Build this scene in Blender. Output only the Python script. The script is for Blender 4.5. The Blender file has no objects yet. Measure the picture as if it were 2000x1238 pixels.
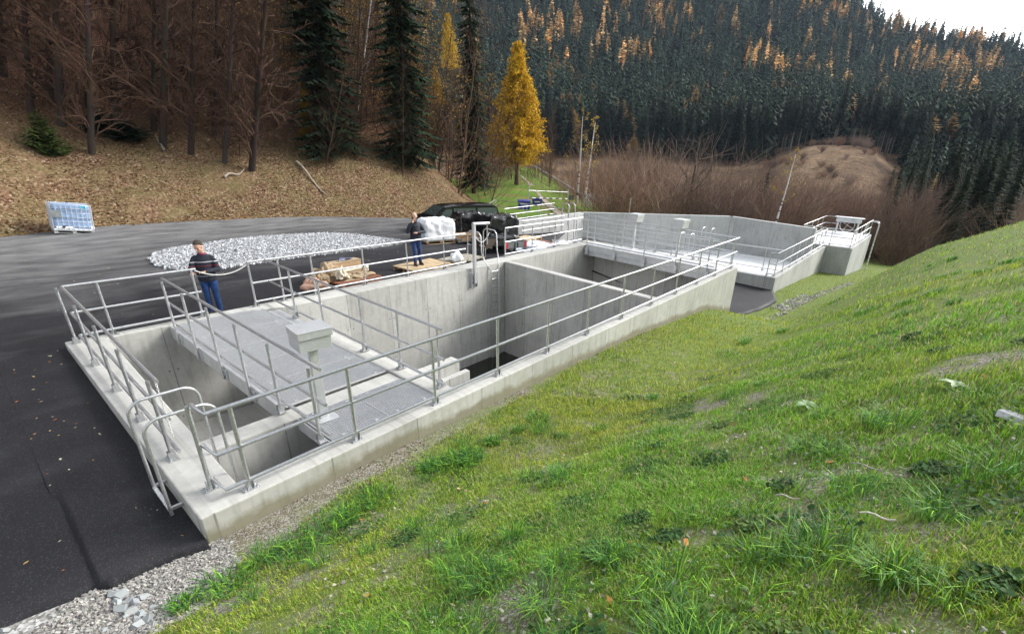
import bpy, bmesh, math, random
import numpy as np
from mathutils import Matrix, Vector, Quaternion, noise as mnoise
R = math.radians
rnd = random.Random(7)
nrg = np.random.default_rng(11)
scene = bpy.context.scene
C = scene.collection

# ------------------------------------------------------------------ camera
CAM = np.array([-0.936, -5.347, 3.727]); YAW, PITCH, ROLL = np.radians([37.98, 23.291, 2.228])
FPX, PX0, PY0 = 911.502, 1061.236, 692.712            # focal length and principal point in photo pixels (2000 wide)
cy_, sy_, cp_, sp_ = np.cos(YAW), np.sin(YAW), np.cos(PITCH), np.sin(PITCH)
FW = np.array([cy_*cp_, sy_*cp_, -sp_]); r0 = np.array([sy_, -cy_, 0.0]); u0 = np.cross(r0, FW)
RT = np.cos(ROLL)*r0 + np.sin(ROLL)*u0; UP = np.cos(ROLL)*u0 - np.sin(ROLL)*r0
cd = bpy.data.cameras.new('camera'); cam = bpy.data.objects.new('camera', cd); C.objects.link(cam)
cd.sensor_width = 36; cd.lens = FPX/2000*36; cd.shift_x = -61.236/2000; cd.shift_y = 73.712/2000
cd.clip_start = 0.05; cd.clip_end = 6000
cam.matrix_world = Matrix(((RT[0], UP[0], -FW[0], CAM[0]), (RT[1], UP[1], -FW[1], CAM[1]), (RT[2], UP[2], -FW[2], CAM[2]), (0, 0, 0, 1)))
scene.camera = cam

# ------------------------------------------------------------------ daylight: overcast with the sun low behind the ridge
SUN_EL, SUN_AZ = 34.0, -28.0
w = bpy.data.worlds.new('World'); scene.world = w; w.use_nodes = True
nt = w.node_tree; bg = nt.nodes['Background']
sky = nt.nodes.new('ShaderNodeTexSky'); sky.sky_type = 'NISHITA'; sky.sun_disc = False
sky.sun_elevation = R(SUN_EL); sky.sun_rotation = R(90-SUN_AZ); sky.dust_density = 4.0; sky.air_density = 1.0; sky.altitude = 900
hsv = nt.nodes.new('ShaderNodeHueSaturation'); hsv.inputs['Saturation'].default_value = 0.22
nt.links.new(sky.outputs[0], hsv.inputs['Color']); nt.links.new(hsv.outputs[0], bg.inputs['Color'])
bg.inputs['Strength'].default_value = 0.15
sl = bpy.data.lights.new('sun', 'SUN'); sun = bpy.data.objects.new('sun', sl); C.objects.link(sun)
sl.energy = 1.3; sl.angle = R(18); sl.color = (1.0, 0.96, 0.9)
sd = Vector((math.cos(R(SUN_EL))*math.cos(R(SUN_AZ)), math.cos(R(SUN_EL))*math.sin(R(SUN_AZ)), math.sin(R(SUN_EL))))
sun.rotation_euler = sd.to_track_quat('Z', 'Y').to_euler(); sun.location = (20, -20, 40)
vs = scene.view_settings; vs.view_transform = 'Standard'; vs.look = 'None'; vs.exposure = 1.5; vs.gamma = 1.0
cyc = scene.cycles; cyc.max_bounces = 6; cyc.diffuse_bounces = 3; cyc.glossy_bounces = 3; cyc.transparent_max_bounces = 8
cyc.use_denoising = True

# ------------------------------------------------------------------ photo pixel -> point in the place
def ray(px, py): return FW + RT*(px-PX0)/FPX - UP*(py-PY0)/FPX
def onz(px, py, z=0.0):
    d = ray(px, py); return CAM + d*(z-CAM[2])/d[2]
def atd(px, py, dist):
    d = ray(px, py); return CAM + d*dist/math.hypot(d[0], d[1])

# ------------------------------------------------------------------ value noise (numpy)
_H = nrg.random((256, 256))
def vnoise(x, y, s=1.0, seed=0):
    x = np.asarray(x, float)*s + 31.7*seed; y = np.asarray(y, float)*s + 17.3*seed
    xi = np.floor(x).astype(int); yi = np.floor(y).astype(int); fx = x-xi; fy = y-yi
    fx = fx*fx*(3-2*fx); fy = fy*fy*(3-2*fy)
    g = lambda a, b: _H[a & 255, b & 255]
    return (g(xi, yi)*(1-fx)+g(xi+1, yi)*fx)*(1-fy) + (g(xi, yi+1)*(1-fx)+g(xi+1, yi+1)*fx)*fy
def fbm(x, y, s=1.0, seed=0, o=4):
    t = 0; a = .5
    for k in range(o):
        t = t + a*vnoise(x, y, s*2**k, seed+k); a *= .5
    return t/(1-.5**o)

# ------------------------------------------------------------------ objects
def tag(o, label=None, cat=None, group=None, kind=None):
    if label: o['label'] = label
    if cat: o['category'] = cat
    if group: o['group'] = group
    if kind: o['kind'] = kind
    return o
def thing(name, label, cat, loc=(0, 0, 0), rz=0.0, group=None):
    o = bpy.data.objects.new(name, None); C.objects.link(o); o.empty_display_size = .2
    o.location = tuple(float(v) for v in loc); o.rotation_euler = (0, 0, rz)
    return tag(o, label, cat, group)
def link(name, me, m=None, parent=None, loc=(0, 0, 0)):
    o = bpy.data.objects.new(name, me); C.objects.link(o)
    if m is not None and len(me.materials) == 0: me.materials.append(m)
    if parent is not None: o.parent = parent
    o.location = tuple(float(v) for v in loc)
    return o
def npmesh(name, V, Q=None, T=None, col=None, smooth=False):
    """mesh from arrays: V (n,3), quads Q (m,4), triangles T (k,3)"""
    me = bpy.data.meshes.new(name); V = np.asarray(V, np.float32)
    nq = 0 if Q is None else len(Q); ntr = 0 if T is None else len(T)
    me.vertices.add(len(V)); me.vertices.foreach_set('co', V.ravel())
    loops = np.concatenate([np.asarray(a, np.int32).ravel() for a in (Q, T) if a is not None and len(a)])
    me.loops.add(len(loops)); me.loops.foreach_set('vertex_index', loops)
    tot = np.concatenate([np.full(nq, 4, np.int32), np.full(ntr, 3, np.int32)])
    st = np.concatenate([[0], np.cumsum(tot)[:-1]]).astype(np.int32)
    me.polygons.add(len(tot)); me.polygons.foreach_set('loop_start', st)
    me.polygons.foreach_set('use_smooth', np.full(len(tot), bool(smooth)))
    me.update(calc_edges=True)
    if col is not None:
        a = me.color_attributes.new('Col', 'FLOAT_COLOR', 'POINT')
        c4 = np.ones((len(V), 4), np.float32); c4[:, :3] = col; a.data.foreach_set('color', c4.ravel())
    me.validate()
    return me
class MB:
    def __init__(s): s.v = []; s.f = []; s.sm = []
    def add(s, vs, fs, smooth=False):
        b = len(s.v); s.v += [tuple(float(c) for c in p) for p in vs]
        s.f += [tuple(b+i for i in f) for f in fs]; s.sm += [smooth]*len(fs); return s
    def box(s, c, d, rz=0.0, tilt=None):
        x, y, z = d[0]/2, d[1]/2, d[2]/2; M = Matrix.Rotation(rz, 3, 'Z')
        if tilt is not None: M = M @ tilt
        vs = [M @ Vector(p) + Vector(c) for p in ((-x,-y,-z),(x,-y,-z),(x,y,-z),(-x,y,-z),(-x,-y,z),(x,-y,z),(x,y,z),(-x,y,z))]
        return s.add(vs, [(0,3,2,1),(4,5,6,7),(0,1,5,4),(1,2,6,5),(2,3,7,6),(3,0,4,7)])
    def prism(s, poly, z0, z1):
        """poly in x,y (ccw); z0/z1 numbers or lists"""
        n = len(poly); a = z0 if hasattr(z0, '__len__') else [z0]*n; b = z1 if hasattr(z1, '__len__') else [z1]*n
        vs = [(p[0], p[1], a[i]) for i, p in enumerate(poly)] + [(p[0], p[1], b[i]) for i, p in enumerate(poly)]
        fs = [tuple(range(n-1, -1, -1)), tuple(range(n, 2*n))] + [(i, (i+1) % n, n+(i+1) % n, n+i) for i in range(n)]
        return s.add(vs, fs)
    def tube(s, pts, r, n=8, r2=None, cap=True, closed=False):
        P = [Vector(p) for p in pts]; m = len(P); rr = r if hasattr(r, '__len__') else [r + ((r2 if r2 is not None else r)-r)*i/max(1, m-1) for i in range(m)]
        ref = None; vs = []
        for i in range(m):
            if closed: t = (P[(i+1) % m]-P[i-1])
            else: t = (P[min(i+1, m-1)]-P[max(i-1, 0)])
            if t.length < 1e-9: t = Vector((0, 0, 1))
            t.normalize()
            if ref is None: ref = Vector((0, 0, 1)) if abs(t.z) < .9 else Vector((1, 0, 0))
            a = t.cross(ref); a.normalize(); b = a.cross(t); ref = b
            for k in range(n):
                q = 2*math.pi*k/n; vs.append(P[i] + (a*math.cos(q)+b*math.sin(q))*rr[i])
        fs = []
        for i in range(m if closed else m-1):
            j = (i+1) % m
            fs += [(i*n+k, i*n+(k+1) % n, j*n+(k+1) % n, j*n+k) for k in range(n)]
        s.add(vs, fs, True)
        if cap and not closed: s.add([vs[k] for k in range(n)], [tuple(range(n-1, -1, -1))]); s.add(vs[-n:], [tuple(range(n))])
        return s
    def loft(s, rings, cap=True, smooth=True):
        n = len(rings[0]); vs = [p for rg in rings for p in rg]; fs = []
        for i in range(len(rings)-1):
            fs += [(i*n+k, i*n+(k+1) % n, (i+1)*n+(k+1) % n, (i+1)*n+k) for k in range(n)]
        s.add(vs, fs, smooth)
        if cap: s.add(rings[0], [tuple(range(n-1, -1, -1))]); s.add(rings[-1], [tuple(range(n))])
        return s
    def ell(s, c, r, nu=14, nv=9, M=None):
        vs = []; fs = []
        for j in range(nv+1):
            t = math.pi*j/nv
            for i in range(nu):
                q = 2*math.pi*i/nu; p = Vector((r[0]*math.sin(t)*math.cos(q), r[1]*math.sin(t)*math.sin(q), r[2]*math.cos(t)))
                if M is not None: p = M @ p
                vs.append(p+Vector(c))
        for j in range(nv):
            fs += [(j*nu+i, (j+1)*nu+i, (j+1)*nu+(i+1) % nu, j*nu+(i+1) % nu) for i in range(nu)]
        return s.add(vs, fs, True)
    def mesh(s, name, off=(0, 0, 0)):
        me = bpy.data.meshes.new(name)
        me.from_pydata([(p[0]-off[0], p[1]-off[1], p[2]-off[2]) for p in s.v], [], s.f)
        me.polygons.foreach_set('use_smooth', s.sm); me.update(); return me
    def build(s, name, m, parent=None, bevel=0.0, world=True):
        """vertices in place coordinates (world) are moved into the frame of the thing they belong to"""
        off = (0, 0, 0)
        if parent is not None and world:
            root = parent
            while root.parent is not None: root = root.parent
            off = tuple(root.location)
        o = link(name, s.mesh(name, off), m, parent)
        if bevel:
            b = o.modifiers.new('bevel', 'BEVEL'); b.width = bevel; b.segments = 2; b.limit_method = 'ANGLE'; b.angle_limit = R(40)
        return o

# ------------------------------------------------------------------ materials
class N:
    def __init__(s, name):
        s.m = bpy.data.materials.new(name); s.m.use_nodes = True; s.t = s.m.node_tree; s.b = s.t.nodes['Principled BSDF']
        s.tc = s.t.nodes.new('ShaderNodeTexCoord')
    def n(s, typ, **kw):
        x = s.t.nodes.new(typ)
        for k, v in kw.items(): setattr(x, k, v)
        return x
    def l(s, a, b): s.t.links.new(a, b)
    def mapping(s, scale=(1, 1, 1), coord='Object'):
        mp = s.n('ShaderNodeMapping'); mp.inputs['Scale'].default_value = scale; s.l(s.tc.outputs[coord], mp.inputs['Vector']); return mp.outputs[0]
    def noise(s, scale, detail=4, rough=.55, vec=None, dist=0.0):
        x = s.n('ShaderNodeTexNoise'); x.inputs['Scale'].default_value = scale; x.inputs['Detail'].default_value = detail
        x.inputs['Roughness'].default_value = rough; x.inputs['Distortion'].default_value = dist
        s.l(vec if vec is not None else s.tc.outputs['Object'], x.inputs['Vector']); return x.outputs['Fac']
    def voro(s, scale, vec=None, out='Distance', rnd_=1.0):
        x = s.n('ShaderNodeTexVoronoi'); x.inputs['Scale'].default_value = scale; x.inputs['Randomness'].default_value = rnd_
        s.l(vec if vec is not None else s.tc.outputs['Object'], x.inputs['Vector']); return x.outputs[out]
    def ramp(s, fac, stops, interp='LINEAR'):
        x = s.n('ShaderNodeValToRGB'); x.color_ramp.interpolation = interp; e = x.color_ramp.elements
        while len(e) < len(stops): e.new(.5)
        for i, (p, c) in enumerate(stops):
            e[i].position = p; e[i].color = (*c, 1) if hasattr(c, '__len__') else (c, c, c, 1)
        s.l(fac, x.inputs['Fac']); return x.outputs['Color']
    def mix(s, fac, a, b, mode='MIX'):
        x = s.n('ShaderNodeMix', data_type='RGBA', blend_type=mode)
        for sock, v in ((x.inputs['Factor'], fac), (x.inputs['A'], a), (x.inputs['B'], b)):
            if hasattr(v, 'links') or hasattr(v, 'is_linked'): s.l(v, sock)
            elif hasattr(v, '__len__'): sock.default_value = (*v, 1)
            else: sock.default_value = v
        x.inputs['Factor']; return x.outputs['Result']
    def math(s, op, a, b=0.0, c=0.0, clamp=False):
        x = s.n('ShaderNodeMath', operation=op); x.use_clamp = clamp
        for i, v in enumerate((a, b, c)):
            if hasattr(v, 'is_linked'): s.l(v, x.inputs[i])
            else: x.inputs[i].default_value = v
        return x.outputs[0]
    def xyz(s, coord='Object'):
        x = s.n('ShaderNodeSeparateXYZ'); s.l(s.tc.outputs[coord], x.inputs[0]); return x.outputs
    def bump(s, h, strength=.3, dist=.02):
        x = s.n('ShaderNodeBump'); x.inputs['Strength'].default_value = strength; x.inputs['Distance'].default_value = dist
        s.l(h, x.inputs['Height']); s.l(x.outputs[0], s.b.inputs['Normal']); return s
    def out(s, col=None, rough=.7, metal=0.0, spec=None):
        if col is not None:
            if hasattr(col, 'is_linked'): s.l(col, s.b.inputs['Base Color'])
            else: s.b.inputs['Base Color'].default_value = (*col, 1)
        if hasattr(rough, 'is_linked'): s.l(rough, s.b.inputs['Roughness'])
        else: s.b.inputs['Roughness'].default_value = rough
        s.b.inputs['Metallic'].default_value = metal
        if spec is not None: s.b.inputs['Specular IOR Level'].default_value = spec
        return s.m
def simple(name, col, rough=.6, metal=0.0, var=.25, scale=6.0, spec=None, bump=0.0):
    k = N(name); f = k.noise(scale, 5, .6)
    c = k.ramp(f, [(.25, tuple(v*(1-var) for v in col)), (.75, tuple(min(1, v*(1+var)) for v in col))])
    if bump: k.bump(f, bump, .02)
    return k.out(c, rough, metal, spec)
def coloured(name, rough=.7, spec=.3, trans=0.0, var=.2, hue=0.0):
    """colour of each leaf, blade or stone comes with the mesh; every copied tree differs a little"""
    k = N(name); a = k.n('ShaderNodeAttribute'); a.attribute_name = 'Col'; col = a.outputs['Color']
    oi = k.n('ShaderNodeObjectInfo'); h = k.n('ShaderNodeHueSaturation')
    k.l(col, h.inputs['Color']); k.l(k.math('MULTIPLY_ADD', oi.outputs['Random'], 2*var, 1-var), h.inputs['Value'])
    if hue: k.l(k.math('MULTIPLY_ADD', oi.outputs['Random'], hue, .5-hue/2), h.inputs['Hue'])
    k.out(h.outputs[0], rough, 0, spec)
    if trans:
        tr = k.n('ShaderNodeBsdfTranslucent'); k.l(h.outputs[0], tr.inputs['Color']); mx = k.n('ShaderNodeMixShader')
        mx.inputs[0].default_value = trans; k.l(k.b.outputs[0], mx.inputs[1]); k.l(tr.outputs[0], mx.inputs[2])
        k.l(mx.outputs[0], k.t.nodes['Material Output'].inputs['Surface'])
    return k.m
def concrete(name, axis, base=(.475, .472, .445), panel=1.35):
    k = N(name); g = k.n('ShaderNodeNewGeometry'); sx = k.n('ShaderNodeSeparateXYZ'); k.l(g.outputs['Position'], sx.inputs[0])
    nz = k.n('ShaderNodeSeparateXYZ'); k.l(g.outputs['Normal'], nz.inputs[0]); pick = k.math('GREATER_THAN', k.math('ABSOLUTE', nz.outputs[0]), k.math('ABSOLUTE', nz.outputs[1]))
    al = k.math('ADD', k.math('MULTIPLY', pick, sx.outputs[1]), k.math('MULTIPLY', k.math('SUBTRACT', 1.0, pick), sx.outputs[0])); z = sx.outputs[2]
    cl = k.noise(.9, 6, .6, g.outputs['Position']); fine = k.noise(9, 5, .65, g.outputs['Position'])
    cb = k.n('ShaderNodeCombineXYZ'); k.l(al, cb.inputs[0]); k.l(k.math('MULTIPLY', z, .13), cb.inputs[2])
    st = k.noise(7.5, 3, .6, cb.outputs[0])
    pid = k.math('FLOOR', k.math('DIVIDE', al, panel)); wn = k.n('ShaderNodeTexWhiteNoise', noise_dimensions='1D'); k.l(pid, wn.inputs['W'])
    c = k.ramp(cl, [(.2, tuple(v*.74 for v in base)), (.5, base), (.8, tuple(v*1.1 for v in base))])
    c = k.mix(1.0, c, k.ramp(fine, [(.25, .88), (.7, 1.06)]), 'MULTIPLY')
    c = k.mix(1.0, c, k.ramp(wn.outputs['Value'], [(0, .86), (1, 1.06)]), 'MULTIPLY')
    sfac = k.math('MULTIPLY', k.ramp(st, [(.50, 0), (.70, 1)]), k.ramp(k.noise(.6, 4, .6, g.outputs['Position']), [(.3, .15), (.7, .62)]))
    c = k.mix(sfac, c, (.19, .19, .165))
    # joints between the formwork panels and the tie holes
    fr = k.math('ABSOLUTE', k.math('SUBTRACT', k.math('FRACT', k.math('DIVIDE', al, panel)), .5))
    j = k.math('GREATER_THAN', fr, .5-.011/panel)
    side = k.math('LESS_THAN', k.math('ABSOLUTE', nz.outputs[2]), .5)
    jn = k.math('MULTIPLY', k.math('MULTIPLY', j, side), k.ramp(k.noise(2.2, 3, .6, g.outputs['Position']), [(.35, .25), (.6, .75)]))
    c = k.mix(jn, c, (.13, .13, .12))
    zz = k.math('ABSOLUTE', k.math('SUBTRACT', k.math('FRACT', k.math('DIVIDE', k.math('ADD', z, .45), 1.15)), .5))
    d = k.math('SQRT', k.math('ADD', k.math('POWER', k.math('MULTIPLY', k.math('SUBTRACT', fr, .44), panel), 2.0), k.math('POWER', k.math('MULTIPLY', zz, 1.15), 2.0)))
    dot = k.math('MULTIPLY', k.math('LESS_THAN', d, .022), side)
    c = k.mix(k.math('MULTIPLY', dot, .7), c, (.1, .1, .09))
    if axis == 0 and name == 'concrete_along_x':                       # damp, mossy foot of the wall where the bank meets it
        gr = k.ramp(k.math('DIVIDE', sx.outputs[0], 20.0), [(0, .14), (.085, .13), (.315, .2), (.485, .26), (.745, .48), (.9, .915)])
        up_ = k.math('ADD', k.math('ADD', z, k.math('MULTIPLY', gr, 2.0)), k.math('MULTIPLY_ADD', k.noise(2.4, 5, .65, g.outputs['Position']), -.34, .17))
        foot = k.math('MULTIPLY', k.ramp(up_, [(.02, 1), (.13, 0)]), k.math('MULTIPLY', k.math('LESS_THAN', nz.outputs[1], -.5), k.math('LESS_THAN', sx.outputs[1], .0))); c = k.mix(k.math('MULTIPLY', foot, .72), c, (.16, .14, .07))
        film = k.math('MULTIPLY', k.ramp(k.noise(1.1, 5, .6, g.outputs['Position']), [(.45, 0), (.7, .22)]), k.math('MULTIPLY', k.math('LESS_THAN', nz.outputs[1], -.5), k.math('LESS_THAN', sx.outputs[1], .0))); c = k.mix(film, c, (.27, .28, .17))
    k.bump(fine, .2, .01)
    return k.out(c, .82, 0, .3)
M = {}
M['con_x'] = concrete('concrete_along_x', 0); M['con_y'] = concrete('concrete_along_y', 1)
M['con_far'] = concrete('concrete_basin', 1, (.42, .425, .42), 2.4); M['con_far_x'] = concrete('concrete_basin_side', 0, (.44, .44, .43), 2.4)
M['con_white'] = simple('pale_coated_floor', (.76, .77, .775), .55, 0, .07, 1.2)
k = N('galvanised_steel'); f = k.noise(40, 4, .6); k.out(k.ramp(f, [(.3, (.47, .48, .49)), (.7, (.68, .69, .7))]), k.ramp(f, [(.3, .3), (.7, .5)]), .85); M['steel'] = k.m
k = N('galvanised_sheet'); f = k.voro(30, out='Color'); g2 = k.noise(3, 3); k.out(k.mix(.5, k.ramp(f, [(0, (.5, .52, .54)), (1, (.68, .69, .7))]), k.ramp(g2, [(.3, (.5, .51, .52)), (.7, (.7, .71, .72))])), .45, .55); M['sheet'] = k.m
M['grate'] = simple('grating_steel', (.66, .67, .69), .42, .5, .1, 12)
M['dark'] = simple('black_rubber', (.015, .015, .016), .6); M['blackplastic'] = simple('black_stretch_film', (.012, .012, .013), .16, 0, .4, 9, .6, .25)
M['carblack'] = simple('black_car_paint', (.008, .008, .009), .12, 0, .1, 3, .6); M['glass'] = simple('dark_car_glass', (.05, .068, .066), .06, 0, .1, 2, 1.0)
M['tyre'] = simple('tyre_rubber', (.02, .02, .02), .8); M['rim'] = simple('wheel_alloy', (.45, .46, .47), .35, .7)
M['wood'] = simple('pale_pallet_wood', (.5, .38, .23), .8, 0, .3, 5); M['woodold'] = simple('grey_weathered_wood', (.36, .33, .27), .85, 0, .25, 6); M['redwood'] = simple('reddish_wood', (.22, .09, .05), .8)
M['card'] = simple('brown_cardboard', (.36, .24, .14), .85, 0, .15, 4); M['canvas'] = simple('tan_canvas', (.33, .25, .16), .9, 0, .35, 5, None, .4); M['canvaspale'] = simple('pale_folded_canvas', (.62, .56, .45), .9, 0, .15, 7, None, .4); M['canvasrose'] = simple('pinkish_tan_canvas', (.42, .26, .19), .9, 0, .2, 6, None, .3)
M['film'] = simple('white_wrapping_film', (.86, .87, .89), .22, 0, .1, 7, .6, .5); M['filmgrey'] = simple('bluish_clear_film', (.55, .6, .66), .2, 0, .25, 5, .6, .5)
M['white'] = simple('white_paint', (.8, .8, .8), .5, 0, .05); M['red'] = simple('red_reflector', (.55, .04, .05), .35); M['orange'] = simple('orange_plastic', (.7, .2, .04), .4)
M['blue'] = simple('blue_container_paint', (.03, .04, .3), .45, 0, .2, 3); M['green'] = simple('dark_green_sign', (.01, .07, .07), .5); M['greyplastic'] = simple('grey_plastic_pipe', (.2, .21, .22), .45); M['ibc'] = simple('milky_blue_plastic', (.26, .37, .56), .3, 0, .2, 2.5, .5); M['ibcwhite'] = simple('white_plastic_base', (.8, .82, .85), .35, 0, .06); M['cyan'] = simple('cyan_label', (.03, .4, .6), .5); M['plate'] = simple('grey_id_plate', (.2, .215, .22), .5)
M['rope'] = simple('pale_rope', (.62, .62, .6), .8, 0, .2, 60); M['chain'] = simple('white_chain', (.75, .75, .74), .5)
M['skin'] = simple('skin', (.56, .33, .24), .5, 0, .08, 20); M['hair'] = simple('grey_brown_hair', (.05, .042, .036), .8, 0, .6, 45, .2, .6); M['hairshort'] = simple('cropped_grey_hair', (.3, .22, .18), .7, 0, .2, 40)
M['jeans'] = simple('blue_denim', (.018, .045, .135), .85, 0, .6, 7, .2, .8); M['jeansdark'] = simple('dark_blue_denim', (.018, .045, .14), .85, 0, .4, 9); M['jacket'] = simple('dark_navy_jacket', (.014, .017, .03), .75, 0, .35, 10); M['plum'] = simple('plum_shirt_collar', (.16, .02, .06), .8); M['shoe'] = simple('dark_brown_shoe', (.025, .016, .012), .5); M['phone'] = simple('black_phone', (.01, .01, .012), .2)
k = N('striped_sweater'); z = k.xyz()[2]; f = k.noise(60, 4)
base = k.ramp(f, [(.3, (.009, .011, .02)), (.7, (.02, .023, .036))])
def band(k, z, a, b): return k.math('MULTIPLY', k.math('GREATER_THAN', z, a), k.math('LESS_THAN', z, b))
c = k.mix(band(k, z, 1.315, 1.332), base, (.5, .5, .52)); c = k.mix(band(k, z, 1.225, 1.238), c, (.22, .02, .03)); c = k.mix(band(k, z, .985, .997), c, (.42, .42, .45))
k.out(c, .95); M['sweater'] = k.m
M['leaf'] = coloured('foliage', .75, .2, .25, .25, .02); M['needle'] = coloured('needles', .8, .15, 0, .3, .02); M['bark'] = coloured('bark_and_twigs', .9, .15, 0, .38); M['grass'] = coloured('grass_blades', .6, .3, .3, 0); M['stone'] = coloured('stones', .85, .25, 0, .0)
# ------------------------------------------------------------------ lie of the land
def sstep(a, b, x): t = np.clip((np.asarray(x, float)-a)/(b-a), 0, 1); return t*t*(3-2*t)
def smax(a, b, k): h = np.clip(.5+.5*(a-b)/k, 0, 1); return b*(1-h)+a*h+k*h*(1-h)
def H_bank(x, y):
    zw = np.interp(x, [-6, -3, 0, 1.7, 6.3, 9.7, 14.9, 18, 24, 30, 38, 60, 120, 330], [-.36, -.33, -.3, -.28, -.42, -.54, -.98, -1.86, -2.0, -2.45, -3.15, -5.5, -12, -45])
    p = -.86-(.080+.036*sstep(-6.5, -2.0, y))*x-.545*y-.018*np.clip(np.asarray(x, float)-34, 0, 60)**2 + .05*(fbm(x, y, .8, 3)-.5)*np.clip(-y, 0, 3)
    return smax(p, zw+.02*(fbm(x, y, 2.0, 5)-.5), .35) - .06
EDGE_X = [-60, -14, 0, 3.4, 7.2, 11.8, 17, 22, 30, 40, 50]; EDGE_Y = [8, 18, 21.8, 22.9, 22.6, 21.5, 19.9, 19.9, 24.5, 32, 40]
def edge_y(x): return np.interp(x, EDGE_X, EDGE_Y)
def H_yard(x, y):
    x = np.asarray(x, float); y = np.asarray(y, float)
    z = np.where(y > 7.3, -.13+.02*np.clip(y-7.3, 0, 16), -.30+.17*np.clip(y, 0, 7.3)/7.3)
    t = np.clip(x-10.0, 0, 60); return z-.065*t*t/(t+4.0)
def H_hill(x, y):
    d = np.clip(y-edge_y(x)+.5, 0, 200); fade = 1-sstep(20, 34, x-.45*d)
    return H_yard(x, edge_y(x)) + fade*(.62*d - .15*(1-np.exp(-d/1.5)) + .5*(fbm(x, y, .25, 9)-.5)*np.clip(d/3, 0, 1)) - .05 - (1-fade)*.12*d
def march(f, px, py, t0=6, t1=160):
    d = ray(px, py); d = d/math.hypot(d[0], d[1]); t = t0
    while t < t1:
        p = CAM+d*t
        if p[2] < float(f(p[0], p[1])): break
        t += .03
    return p
def yp(px, py): return march(H_yard, px, py)
def hp(px, py): return march(H_hill, px, py, 12)

def sheet(name, xs, ys, f, m, kind='structure', cut=None, warp=None):
    X, Y = np.meshgrid(xs, ys); 
    if warp is not None: X, Y = warp(X, Y)
    Z = f(X, Y); V = np.stack([X, Y, Z], -1).reshape(-1, 3); nx, ny = len(xs), len(ys)
    I = np.arange(nx*ny).reshape(ny, nx); Q = np.stack([I[:-1, :-1], I[:-1, 1:], I[1:, 1:], I[1:, :-1]], -1).reshape(-1, 4)
    if cut is not None:
        c = V[Q].mean(1); Q = Q[~cut(c[:, 0], c[:, 1])]
    o = link(name, npmesh(name, V, Q, smooth=True), m); return tag(o, kind=kind)

# ---- ground materials
k = N('stony_soil'); g = k.n('ShaderNodeNewGeometry').outputs['Position']
v1 = k.voro(38, g, 'Color'); v2 = k.voro(95, g, 'Color'); n1 = k.noise(1.3, 5, .6, g); n2 = k.noise(6, 5, .6, g)
c = k.ramp(n2, [(.3, (.085, .072, .05)), (.7, (.17, .145, .105))])
bw = k.n('ShaderNodeRGBToBW'); k.l(v1, bw.inputs[0]); bw2 = k.n('ShaderNodeRGBToBW'); k.l(v2, bw2.inputs[0])
c = k.mix(k.ramp(bw.outputs[0], [(.66, 0), (.7, .75)]), c, k.ramp(bw2.outputs[0], [(.3, (.15, .14, .12)), (.7, (.36, .35, .32))]))
c = k.mix(k.ramp(bw2.outputs[0], [(.62, 0), (.7, .6)]), c, (.4, .39, .36))
sy = k.n('ShaderNodeSeparateXYZ'); k.l(g, sy.inputs[0]); grn = k.ramp(k.math('ADD', k.noise(1.6, 6, .7, g), k.math('MINIMUM', k.math('MAXIMUM', k.math('MULTIPLY_ADD', sy.outputs[0], .022, -.09), 0.0), .22)), [(.41, 0), (.56, .92)]); off = k.math('ADD', k.math('MULTIPLY', sy.outputs[1], -.9), k.math('MULTIPLY', sy.outputs[0], .10)); grn = k.math('MULTIPLY', grn, k.ramp(off, [(.25, .1), (.95, 1)])); c = k.mix(grn, c, k.ramp(k.noise(9, 4, .7, g), [(.3, (.065, .11, .015)), (.7, (.17, .22, .034))]))
wob = k.math('MULTIPLY_ADD', k.noise(1.8, 5, .65, g), 1.1, -.55); gm = k.math('MULTIPLY', k.ramp(k.math('ADD', k.math('MULTIPLY_ADD', sy.outputs[1], 1.0, 1.45), wob), [(.45, 0), (.62, 1)]), k.ramp(k.math('ADD', k.math('MULTIPLY_ADD', sy.outputs[0], -1.0, .30), wob), [(.3, 0), (.6, 1)]))
c = k.mix(gm, c, k.ramp(bw.outputs[0], [(.2, (.14, .135, .12)), (.5, (.29, .285, .27)), (.8, (.5, .5, .49))]))
k.bump(bw2.outputs[0], .5, .02); M['soil'] = k.out(c, .9, 0, .2)
k = N('crushed_stone'); g = k.n('ShaderNodeNewGeometry').outputs['Position']; b1 = k.n('ShaderNodeRGBToBW'); k.l(k.voro(45, g, 'Color'), b1.inputs[0])
d1 = k.voro(45, g); c = k.ramp(b1.outputs[0], [(.2, (.17, .16, .14)), (.5, (.33, .325, .31)), (.8, (.58, .58, .57))]); c = k.mix(k.ramp(k.noise(2.2, 4, .6, g), [(.4, 0), (.65, .75)]), c, (.15, .125, .085))
k.bump(d1, 1.0, -.03); M['gravel'] = k.out(c, .9, 0, .2)
k = N('asphalt'); g = k.n('ShaderNodeNewGeometry').outputs['Position']; s = k.n('ShaderNodeSeparateXYZ'); k.l(g, s.inputs[0])
mp = k.n('ShaderNodeMapping'); mp.inputs['Scale'].default_value = (.42, 1.0, 1); k.l(g, mp.inputs['Vector']); st = k.noise(.9, 5, .62, mp.outputs[0])
age = k.math('ADD', k.math('MULTIPLY', s.outputs[1], .16), k.math('MULTIPLY_ADD', st, 2.2, -1.1)); age = k.math('ADD', age, k.math('MULTIPLY', s.outputs[0], -.03))
old = k.ramp(k.math('MULTIPLY', age, .25), [(.36, 0), (.58, .6), (.74, 1)])
fine = k.noise(160, 3, .7, g); big = k.noise(.7, 5, .6, g)
fresh = k.ramp(big, [(.25, (.0075, .0075, .0095)), (.75, (.0155, .0155, .019))])
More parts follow.
